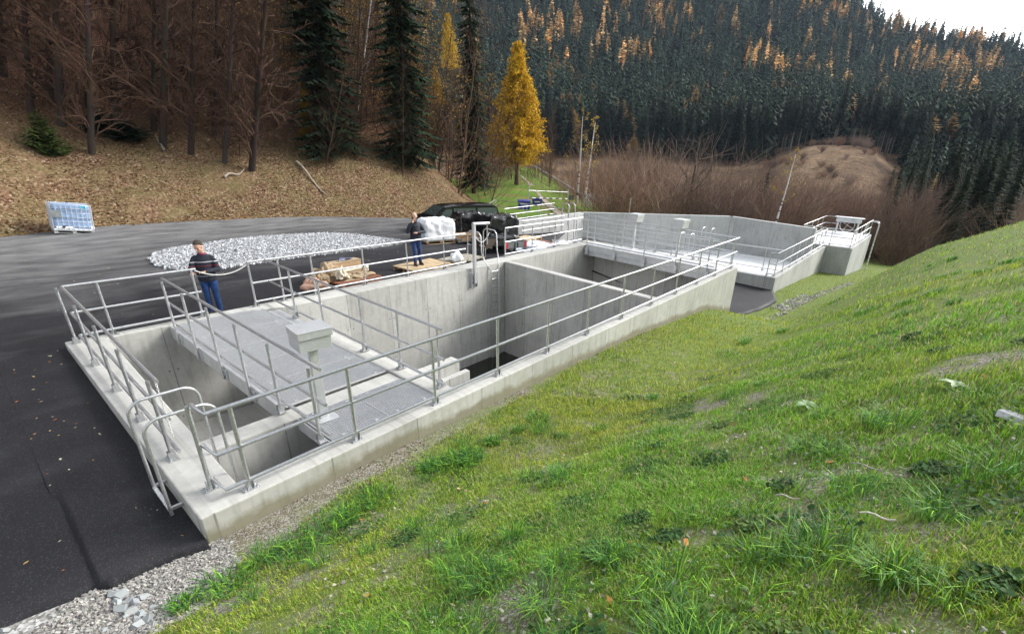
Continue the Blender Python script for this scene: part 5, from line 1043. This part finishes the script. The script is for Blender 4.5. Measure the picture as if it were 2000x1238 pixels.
for i, (pxx, pyy, s_, ln, lab) in enumerate(((650, 300, .92, 0, 'big dark spruce at the end of the leafy slope, leftmost of three'), (800, 322, .95, .0, 'big dark spruce in the middle of the three at the end of the leafy slope'), (-925, 362, .86, .0, 'rightmost big dark spruce where the leafy slope ends'), (575, 120, .8, -.05, 'dark spruce higher up behind the leftmost big spruce'), (745, 130, .8, .0, 'dark spruce higher up left of the middle big spruce'))):
    p = hp(pxx, pyy) if pxx > 0 else atd(-pxx, 352, 43)-np.array([0, 0, .4]); tree('spruce', lab, 'tree', [('trunk', stm, M['bark']), ('crown', sp_m[i % 3], M['needle'])], tuple(p), i*2.1, (s_*(.72 if pxx < 0 else .9), s_*(.72 if pxx < 0 else .9), s_), None, (ln*.63, -ln*.78))
for i, (pxx, pyy, ln, hh) in enumerate(((693, 248, .12, .85), (857, 334, .14, .95), (900, 205, .12, .7), (650, 60, .1, .7), (757, 150, .12, .6), (722, 120, .1, .6))):
    p = hp(pxx, pyy); tree('birch', 'leaning white stemmed birch among the spruces at the end of the leafy slope', 'tree', [('trunk', tb, M['bark']), ('crown', cbm, M['bark'])], tuple(p), i*1.7, (hh*.85, hh*.85, hh), 'leaning birches among the spruces', ((ln+.14)*RT[0], (ln+.14)*RT[1]))
for i in range(54):
    pxx = rg3.uniform(560, 955); d = rg3.uniform(36, 66); q = ray(pxx, 250); q = q/math.hypot(q[0], q[1]); x, y = CAM[0]+q[0]*d, CAM[1]+q[1]*d; j = 3 if i % 3 == 0 else i % 4
    tree('sapling', 'tall thin bare sapling between the big spruces' if j < 3 else 'tall thin sapling with yellowish leaves between the big spruces', 'tree', [('trunk', sap[j][0], M['bark']), ('crown', sap[j][1], M['bark'])], (x, y, float(H_hill(x, y))-.2), rg3.uniform(0, 6), rg3.uniform(1.0, 1.9), 'bare saplings between the spruces' if j < 3 else 'yellowish saplings between the spruces', tuple(RT[:2]*(.14+rg3.normal(.02, .07))))
for i, (pxx, d, s_) in enumerate(((948, 70, .8), (962, 82, .85), (975, 76, .7), (985, 92, .8), (940, 95, 1.0), (1000, 100, .75), (925, 80, .9))):
    p = atd(pxx, 350, d); tree('bare_tree', 'brown bare tree standing between the big spruces and the golden larch', 'tree', [('trunk', tk_m[i % 4][0], M['bark']), ('crown', tk_m[i % 4][1], M['bark'])], (p[0], p[1], p[2]-1.5), i*1.3, (s_*.9, s_*.9, s_), 'bare trees left of the golden larch')
for i in range(34):
    pxx = rg3.uniform(930, 1085); d = rg3.uniform(60, 105); p = atd(pxx, 352, d); j = int(rg3.integers(4)); tree('sapling', 'thin sapling in the brown undergrowth beside the golden larch', 'tree', [('trunk', sap[j][0], M['bark']), ('crown', sap[j][1], M['bark'])], (p[0], p[1], p[2]-1.2), rg3.uniform(0, 6), rg3.uniform(.8, 1.4), 'saplings beside the golden larch')
# golden larches high among the spruces
hv = Veg(); rg2 = np.random.default_rng(78); Q_ = []
for i in range(300):
    f = .15+.84*rg2.random(); L = 3.0*(1-f)**.7*(.5+.6*rg2.random()); an = rg2.uniform(0, 6.28); d3 = np.array([math.cos(an), math.sin(an), -.15]); m = 20; s_ = rg2.random(m)**.6; Q_.append((np.array([0, 0, 16*f])+d3*(L*s_)[:, None]+rg2.normal(0, .2, (m, 3)))[:, None]+rg2.normal(0, .10, (m, 4, 3)))
Q_ = np.concatenate(Q_); hv.quads(Q_, vcol((.50, .32, .025), len(Q_), rg2, .4)); hvm = hv.mesh('crown')
for i, (pxx, pyy, s_, lab) in enumerate(((880, 150, .95, 'golden larch rising high between the middle and the rightmost big spruces'), (855, 215, .7, 'smaller golden larch left of the rightmost big spruce'), (610, 285, .22, 'small yellow larch sapling at the foot of the leftmost big spruce'))):
    p = hp(pxx, pyy); tree('golden_larch', lab, 'tree', [('trunk', tk_m[1][0], M['bark']), ('crown', hvm, M['leaf'])], tuple(p), i, (s_*1.5, s_*1.5, s_), None, (0, .03))
v, rg2 = conifer(1.9, 1.0, 17, 11, 601, 6, .10, (.055, .085, .02), .02, .25, .6, .45); p = hp(95, 297); tree('young_spruce', 'small bright green young spruce on the leafy slope above the blue container', 'tree', [('crown', v.mesh('crown'), M['needle'])], tuple(p), 0, .92)
v, rg2 = conifer(1.2, 1.2, 12, 10, 602, 6, .10, (.02, .032, .016), .02, .2, .6, .5); shm = v.mesh('crown')
for i, (pxx, pyy) in enumerate(((205, 252), (248, 268))): p = hp(pxx, pyy); tree('low_shrub', 'low dark evergreen shrub under the bare trunks, the %s of two' % ('left' if i == 0 else 'right'), 'shrub', [('foliage', shm, M['needle'])], tuple(p), i, (1.1, 1.1, .7))
for i, (pa, pb, lab) in enumerate((((580, 320), (640, 388), 'long pale fallen branch lying down the leafy slope below the spruce'), ((440, 350), (478, 338), 'short pale fallen branch beside the leaning trunk'), ((322, 300), (305, 270), 'thin broken branch sticking up from the leafy slope'))):
    a = hp(*pa); b = hp(*pb); v = Veg(); pts = np.array([a+(b-a)*f+[0, 0, .12+.1*math.sin(f*7)] for f in np.linspace(0, 1, 7)]); v.segs(pts[:-1], pts[1:], np.linspace(.07, .03, 6), np.linspace(.06, .02, 6), (.30, .26, .21), 6); tag(link('fallen_branch', v.mesh('fallen_branch', True), M['bark']), lab, 'branch')

# ------------------------------------------------------------------ loose stones and leaves
def stones(X, Y, Zf, size, base, rg, flat=.6, var=.35):
    n_ = len(X); cube = np.array([(-1,-1,-1),(1,-1,-1),(1,1,-1),(-1,1,-1),(-1,-1,1),(1,-1,1),(1,1,1),(-1,1,1)], float)*.5; F_ = np.array([(0,3,2,1),(4,5,6,7),(0,1,5,4),(1,2,6,5),(2,3,7,6),(3,0,4,7)])
    s_ = size*(.5+rg.random(n_)**2*1.3); P = cube[None]*(1+rg.normal(0, .22, (n_, 8, 3))); P[:, 4:, :2] *= rg.uniform(.45, .95, (n_, 1, 1)); P *= s_[:, None, None]*np.array([1, .75, flat]); an = rg.uniform(0, 6.28, n_); c_, q = np.cos(an)[:, None], np.sin(an)[:, None]
    tl = rg.normal(0, .35, n_)[:, None]; P[:, :, 2] += P[:, :, 0]*tl
    X2 = P[:, :, 0]*c_-P[:, :, 1]*q+X[:, None]; Y2 = P[:, :, 0]*q+P[:, :, 1]*c_+Y[:, None]; Z2 = P[:, :, 2]+(Zf(X, Y)+s_*flat*.25)[:, None]
    V_ = np.stack([X2, Y2, Z2], -1).reshape(-1, 3); Q_ = (np.arange(n_)[:, None, None]*8+F_[None]).reshape(-1, 4); col = np.repeat(vcol(base, n_, rg, var, .035), 8, 0); return V_, Q_, col
# white gravel island on the asphalt
gp = np.array([yp(*q)[:2] for q in ((294, 508), (305, 497), (330, 487), (420, 474), (500, 465), (570, 460), (640, 457), (700, 460), (740, 466), (775, 470), (805, 473), (760, 482), (700, 489), (600, 502), (500, 516), (420, 528), (340, 527), (305, 520))]); gc = gp.mean(0)
NR = 14; ang = len(gp); V_ = []; 
def gedge(n=160):
    u = np.linspace(0, len(gp), n, endpoint=False); i = u.astype(int); f = (u-i)[:, None]; return gp[i]*(1-f)+gp[(i+1) % len(gp)]*f
ge = gedge(); ge = ge+(nrg.random(ge.shape)-.5)*.12; rows = [gc+(ge-gc)*t_ for t_ in np.linspace(.02, 1, NR)]; rows = np.array(rows); tt = np.linspace(.02, 1, NR)[:, None]
def mound(t_): return .05+.10*(1-t_**3.0)
Zg = H_yard(rows[..., 0], rows[..., 1])+mound(tt)-.045; V_ = np.concatenate([rows, Zg[..., None]], -1).reshape(-1, 3); I = np.arange(NR*160).reshape(NR, 160); Q_ = np.stack([I[:-1], np.roll(I[:-1], -1, 1), np.roll(I[1:], -1, 1), I[1:]], -1).reshape(-1, 4)
k = N('white_gravel'); g = k.n('ShaderNodeNewGeometry').outputs['Position']; b1 = k.n('ShaderNodeRGBToBW'); k.l(k.voro(14, g, 'Color'), b1.inputs[0]); k.bump(k.voro(14, g), 1, -.06); M['whitegravel'] = k.out(k.ramp(b1.outputs[0], [(.2, (.45, .46, .48)), (.7, (.8, .81, .83))]), .9, 0, .2)
tag(link('gravel_island', npmesh('gravel_island', V_, Q_, smooth=True), M['whitegravel']), kind='structure')
n_ = 26000; tr_ = np.sqrt(nrg.random(n_)); ix = nrg.integers(0, 160, n_); fr_ = nrg.random(n_)[:, None]; ep = ge[ix]*(1-fr_)+ge[(ix+1) % 160]*fr_; gx = gc+(ep-gc)*tr_[:, None]*1.01
V_, Q_, c_ = stones(gx[:, 0], gx[:, 1], lambda x, y: H_yard(x, y)+mound(tr_)-.02, .050, (.38, .39, .405), nrg, .6, .6); tag(link('white_gravel', npmesh('white_gravel', V_, Q_, None, c_), M['stone']), 'white crushed gravel heaped as a long island on the asphalt', 'gravel', kind='stuff')
# fine gravel along the verge and the tank wall
n_ = 26000; x = -3.2+3.2*nrg.random(n_); y = -1.15+1.2*nrg.random(n_)
m1 = fbm(x, y, 1.2, 51) > .40; x, y = x[m1], y[m1]; n2 = 2600; x2 = 12*nrg.random(n2)**1.3; y2 = -.16-.9*nrg.random(n2)**1.5; keep = fbm(x2, y2, 1.6, 52) > .5; x = np.concatenate([x, x2[keep]]); y = np.concatenate([y, y2[keep]])
V_, Q_, c_ = stones(x, y, H_bank, .020, (.28, .27, .25), nrg, .6, .55); c_ = c_*np.where(np.repeat(x > .35, 8)[:, None], [[.72, .62, .46]], [[1, 1, 1]]); tag(link('loose_gravel', npmesh('loose_gravel', V_, Q_, None, c_), M['stone']), 'loose grey gravel along the asphalt edge and the foot of the tank wall', 'gravel', kind='stuff')
x = 20+4*nrg.random(450); y = -1.0-.7*nrg.random(450)-.15*(x-20); x2 = 18+14*nrg.random(420); y2 = -1.35-.09*(x2-18)-.35*nrg.random(420); V_, Q_, c_ = stones(np.concatenate([x, x2]), np.concatenate([y, y2]), H_bank, .065, (.34, .33, .30), nrg, .6, .45); tag(link('loose_gravel', npmesh('loose_gravel', V_, Q_, None, c_), M['stone']), 'coarse pale gravel trail below the asphalt apron', 'gravel', kind='stuff')
stm_ = []
for i in range(5):
    V_, Q_, c_ = stones(np.zeros(1), np.zeros(1), lambda x, y: 0*x, 1.0, (.32, .33, .34), np.random.default_rng(700+i), .6, .25); me = npmesh('stone', V_/max(.5, np.abs(V_).max()*2), Q_, None, c_); stm_.append(me)
SP = [(212, 1138, 16), (218, 1146, 18), (230, 1158, 20), (222, 1162, 18), (240, 1168, 26), (232, 1180, 24), (252, 1178, 22), (267, 1180, 26), (240, 1190, 22), (258, 1196, 24), (277, 1200, 20), (284, 1168, 26), (266, 1212, 22), (286, 1215, 26), (270, 1226, 22), (246, 1206, 16), (204, 1130, 12), (190, 1112, 11), (178, 1102, 10), (174, 1092, 10), (205, 1233, 18), (12, 1232, 16), (2, 1226, 14), (300, 1190, 16), (452, 1060, 8), (110, 1210, 10), (300, 1224, 18), (158, 1174, 10)]
for i, (pxx, pyy, sz) in enumerate(SP):
    p = march(lambda a, b: H_bank(a, min(b, 0)), pxx, pyy, .3); d = np.linalg.norm(p-CAM); s_ = sz*d/FPX*.72; st = link('stone', stm_[i % 5], M['stone'], None, (p[0], p[1], p[2]+s_*.12)); st.scale = (s_,)*3; st.rotation_euler = (nrg.normal(0, .3), nrg.normal(0, .3), i*1.9); tag(st, 'pale angular stone lying at the corner of the asphalt slabs', 'stone', 'pale stones at the asphalt edge')
p = march(H_bank, 1985, 818, 1.0); st = link('stone', stm_[2], M['stone'], None, tuple(p)); st.scale = (.42, .3, .10); st.rotation_euler = (0, .1, .3); tag(st, 'flat pale stone in the grass at the right edge of the bank', 'stone')
def leaves(P, size, cols, rg, tilt=.35):
    n_ = len(P); an = rg.uniform(0, 6.28, n_); s_ = size*(.6+.8*rg.random(n_)); a = np.stack([np.cos(an), np.sin(an), rg.normal(0, tilt, n_)], 1)*s_[:, None]; b = np.stack([-np.sin(an), np.cos(an), rg.normal(0, tilt, n_)], 1)*s_[:, None]*.6
    c_ = np.array(cols)[rg.integers(0, len(cols), n_)]*(.7+.6*rg.random((n_, 1))); v = Veg(); v.quads(np.stack([P-a*.5, P+b*.5, P+a*.5, P-b*.5], 1), c_); return v
n_ = 42000; x = nrg.uniform(-16, 30, n_); dy = 11*nrg.random(n_)**1.2; y = edge_y(x)-.3+dy; kp = (x+.94 < y+5.3) & (fbm(x, y, .6, 61) > .35); x, y = x[kp], y[kp]
tag(link('fallen_leaves', leaves(np.stack([x, y, H_hill(x, y)+.03], 1), .10, [(.28, .16, .08), (.34, .22, .12), (.22, .11, .05), (.46, .37, .26), (.14, .07, .035)], nrg).mesh('fallen_leaves'), M['leaf']), 'brown fallen leaves covering the foot of the hillside', 'leaves', kind='stuff')
x = nrg.uniform(-16, 26, 2600); y = edge_y(x)-.35+.5*nrg.normal(0, .35, 2600); tag(link('fallen_leaves', leaves(np.stack([x, y, H_yard(x, y)+.03], 1), .12, [(.36, .20, .05), (.42, .27, .08), (.28, .14, .04)], nrg).mesh('fallen_leaves'), M['leaf']), 'orange leaves drifted along the far edge of the asphalt', 'leaves', kind='stuff')
n_ = 90; x = -.25-3.2*nrg.random(n_)**1.2; y = .2+7*nrg.random(n_); x2 = nrg.uniform(0, 13, 260); y2 = 7.6+9*nrg.random(260); x3 = -.25-.35*nrg.random(18); y3 = -.05+1.2*nrg.random(18); X_ = np.concatenate([x, x2, x3]); Y_ = np.concatenate([y, y2, y3])
tag(link('fallen_leaves', leaves(np.stack([X_, Y_, H_yard(X_, Y_)+.014], 1), .045, [(.5, .36, .14), (.55, .46, .28), (.36, .14, .06), (.6, .55, .42)], nrg, .12).mesh('fallen_leaves'), M['leaf']), 'scattered yellow and brown leaves on the dark asphalt', 'leaves', kind='stuff')

# ------------------------------------------------------------------ grass on the bank
class Gr:
    pass
def blades(X, Y, h, wd, col, rg, lean=.5, base=None, az=None):
    n_ = len(X); az = rg.uniform(0, 6.28, n_) if az is None else az; d = np.stack([np.cos(az), np.sin(az), 0*az], 1); s_ = np.stack([-d[:, 1], d[:, 0], 0*az], 1); Z = H_bank(X, Y)-.01 if base is None else base
    p0 = np.stack([X, Y, Z], 1); ln = lean*(.4+1.0*rg.random(n_)); h_ = h[:, None]; l_ = ln[:, None]; wd = wd[:, None]
    p1 = p0+d*l_*h_*.30+np.array([0, 0, 1])*h_*.62; p2 = p0+d*l_*h_*1.0+np.array([0, 0, 1])*h_*(1.0-.28*l_)
    V_ = np.stack([p0-s_*wd*.5, p0+s_*wd*.5, p1+s_*wd*.42, p1-s_*wd*.42, p2], 1).reshape(-1, 3); b = np.arange(n_)*5
    return V_, np.stack([b, b+1, b+2, b+3], 1), np.stack([b+3, b+2, b+4], 1), np.repeat(col, 5, 0)
YG = np.array([.42, .47, .048]); GG = np.array([.22, .44, .035]); DG = np.array([.065, .18, .036]); ST = np.array([.48, .40, .2])
def grass(n_, r0, r1, hs, ws, seed, pw=1.0):
    rg = np.random.default_rng(seed); r_ = r0+(r1-r0)*rg.random(n_)**pw; az = R(-75)+R(185)*rg.random(n_); X = CAM[0]+r_*np.cos(az); Y = CAM[1]+r_*np.sin(az)
    edge = -.20-np.clip(.50-.07*np.clip(X, 0, 12), 0, .50)*(.3+1.2*fbm(X, Y*0, .9, 71)) - .55*np.clip(-X, 0, 1.0) - .9*sstep(17.2, 18.2, X)*(1-sstep(22.5, 23.5, X)) - .25*sstep(22.7, 23, X)
    g1 = fbm(X, Y, 1.1, 72); g2 = fbm(X, Y, 4.0, 73); dn = np.clip(.62+2.4*(g1-.45)+2.4*(g2-.47), .14, 1)
    nearw = sstep(-2.6, -.9, Y); dn = np.maximum(dn, .75*nearw*(X > 1.5)); ok = (Y < edge) & (rg.random(n_) < dn) & ~((X > 35) & (X < 45) & (Y > -2.3)); X, Y, r_, g1, g2, nearw = (q[ok] for q in (X, Y, r_, g1, g2, nearw)); m = len(X)
    yl = np.clip(.25+.65*sstep(-4.2, -1.6, Y)+1.6*(fbm(X, Y, .55, 74)-.5)+.25*sstep(6, 14, X), 0, 1)[:, None]; c_ = YG*yl+GG*(1-yl); t_ = rg.random((m, 1)); c_ = np.where(t_ < .13, ST, c_); dk = (.78-.55*np.clip((fbm(X, Y, 1.9, 76)-.50)*5, 0, 1)*(1-.5*yl[:, 0]))[:, None]; c_ = np.where(t_ > dk, DG*1.1+.2*c_, c_); c_ = c_*(.55+.85*rg.random((m, 1)))
    h = hs*(.35+1.1*rg.random(m)**1.4)*(.6+.9*np.clip(g1+.2*(g2-.5), .2, 1)); return blades(X, Y, h, np.full(m, ws)*(.7+.6*rg.random(m))*np.maximum(1, (r_/r1)**.5), c_, rg)
def tussocks(seed, n_):
    rg = np.random.default_rng(seed); out = []
    for i in range(n_):
        r_ = 1.3+24*rg.random()**1.3; az = R(rg.uniform(-70, 85)); x, y = CAM[0]+r_*math.cos(az), CAM[1]+r_*math.sin(az)
        if i < 26: x = np.interp(i, [0, 10, 25], [-.55, 1.2, 4.2])+rg.normal(0, .15); y = np.interp(i, [0, 10, 25], [-.95, -.95, -1.05])+rg.normal(0, .12)
        elif y > -1.3 or float(vnoise(x, y, .5, 80)) < .42: continue
        m = int(rg.integers(50, 150)); R_ = rg.uniform(.06, .20)*(1 if r_ < 8 else 1.5); an = rg.uniform(0, 6.28, m); q = R_*np.sqrt(rg.random(m)); hh = rg.uniform(.10, .21); t_ = rg.random((m, 1)); c_ = np.where(t_ < .75, DG, GG)*(.7+.7*rg.random((m, 1)))
        out.append(blades(x+q*np.cos(an), y+q*np.sin(an), hh*(.6+.6*rg.random(m)), np.full(m, .0055 if r_ < 7 else .011), c_, rg, .85, None, an+rg.normal(0, 1.1, m)))
    return out
G_ = [grass(420000, .8, 3.8, .050, .0040, 901, .9), grass(380000, 3.2, 7.8, .062, .0060, 902, .9), grass(170000, 7, 15.5, .085, .011, 903), grass(90000, 14, 46, .10, .024, 904)] + tussocks(905, 420)
rgc = np.random.default_rng(950); cP, cC = [], []                 # clover and small herbs between the blades
for i in range(150):
    r_ = 1.1+8*rgc.random()**1.2; az = R(rgc.uniform(-65, 70)); x, y = CAM[0]+r_*math.cos(az), CAM[1]+r_*math.sin(az)
    if y > -1.0: continue
    m = int(rgc.integers(60, 220)); R_ = rgc.uniform(.08, .32); an = rgc.uniform(0, 6.28, m); q = R_*np.sqrt(rgc.random(m)); X = x+q*np.cos(an); Y = y+q*np.sin(an); Z = H_bank(X, Y)+.012+.04*rgc.random(m); s_ = .009+.010*rgc.random(m); a2 = rgc.uniform(0, 6.28, m)
    a = np.stack([np.cos(a2), np.sin(a2), rgc.normal(0, .4, m)], 1)*s_[:, None]; b = np.stack([-np.sin(a2), np.cos(a2), rgc.normal(0, .4, m)], 1)*s_[:, None]; P = np.stack([X, Y, Z], 1); cP.append(np.stack([P-a, P+b, P+a, P-b], 1)); cC.append(vcol((.05, .13, .035) if rgc.random() < .7 else (.13, .22, .06), m, rgc, .4))
hv2 = Veg(); hv2.quads(np.concatenate(cP), np.concatenate(cC)); tag(link('clover', hv2.mesh('clover'), M['leaf']), 'patches of low clover and herbs between the grass blades', 'clover', kind='stuff')
vb = 0; VV, QQ, TT, CC = [], [], [], []
for a, b, c_, d in G_: VV.append(a); QQ.append(b+vb); TT.append(c_+vb); CC.append(d); vb += len(a)
tag(link('grass', npmesh('grass', np.concatenate(VV), np.concatenate(QQ), np.concatenate(TT), np.concatenate(CC)), M['grass']), 'patchy green and yellowish grass growing on the bank', 'grass', kind='stuff')
n_ = 8000; r_ = 1.0+9*nrg.random(n_); az = R(-70)+R(140)*nrg.random(n_); x = CAM[0]+r_*np.cos(az); y = CAM[1]+r_*np.sin(az); kp = y < -.8; x, y = x[kp], y[kp]; V_, Q_, c_ = stones(x, y, H_bank, .02, (.36, .34, .29), nrg, .5, .5); tag(link('loose_gravel', npmesh('loose_gravel', V_, Q_, None, c_), M['stone']), 'small grey pebbles showing in the bare patches of the grass bank', 'gravel', kind='stuff')
kp = nrg.random(len(x)) < .014; P_ = np.stack([x[kp], y[kp], H_bank(x[kp], y[kp])+.04], 1); tag(link('fallen_leaves', leaves(P_, .048, [(.45, .22, .06), (.5, .38, .22), (.4, .16, .05)], nrg, .4).mesh('fallen_leaves'), M['leaf']), 'few orange and tan leaves caught in the bank grass', 'leaves', kind='stuff')
for i, (pa, pb, lab) in enumerate((((1655, 920), (1722, 935), 'thin pale twig in the grass, highest of three near the right'), ((1672, 1020), (1742, 1035), 'thin pale twig in the grass, lowest of three near the right'), ((1510, 983), (1556, 990), 'thin pale twig in the grass, shortest and leftmost of three'))):
    a = march(H_bank, *pa, .8); b = march(H_bank, *pb, .8); v = Veg(); pts = np.array([a+(b-a)*f+[0, 0, .07+.012*math.sin(f*6)] for f in np.linspace(0, 1, 6)]); v.segs(pts[:-1], pts[1:], .0055, .004, (.50, .45, .42), 6); tag(link('twig', v.mesh('twig', True), M['bark']), lab, 'twig')
def weed(label, pxx, pyy, s_, n_=6):
    p = march(H_bank, pxx, pyy, .8); t = thing('broadleaf_weed', label, 'weed', p)
    for i in range(n_):
        an = i*6.28/n_+.4; d = Vector((math.cos(an), math.sin(an), 0)); sd_ = Vector((-d.y, d.x, 0)); mb = MB(); L = s_*(.7+.5*rnd.random()); vs = []; F_ = []
        for j in range(7):
            f = j/6; c_ = d*L*f+Vector((0, 0, .05+L*(.55*f-.5*f*f))); w_ = L*.26*math.sin(math.pi*min(1, f*.92+.06))**.8; vs += [c_-sd_*w_+Vector((0, 0, w_*.3)), c_, c_+sd_*w_+Vector((0, 0, w_*.3))]
        for j in range(6): F_ += [(3*j, 3*j+1, 3*j+4, 3*j+3), (3*j+1, 3*j+2, 3*j+5, 3*j+4)]
        mb.add([Vector(p)+q for q in vs], F_, True); mb.build('leaf', WL, t)
WL = simple('weed_leaf', (.10, .19, .045), .55, 0, .25, 12)
weed('pale green broadleaf weed in the middle of the grass bank', 1573, 800, .14); weed('pale green broadleaf weed higher on the bank towards the right edge', 1862, 762, .14, 5)

# ------------------------------------------------------------------ air
hz_ = MB().box((480, 330, 110), (1500, 1500, 420)).build('haze', None); hm = bpy.data.materials.new('valley_haze'); hm.use_nodes = True; nt_ = hm.node_tree
nt_.nodes.remove(nt_.nodes['Principled BSDF']); pv = nt_.nodes.new('ShaderNodeVolumePrincipled'); pv.inputs['Color'].default_value = (.60, .78, 1.0, 1); pv.inputs['Density'].default_value = .00010
nt_.links.new(pv.outputs[0], nt_.nodes['Material Output'].inputs['Volume']); hz_.data.materials.append(hm); tag(hz_, 'thin bluish autumn haze filling the valley', 'haze', kind='stuff')
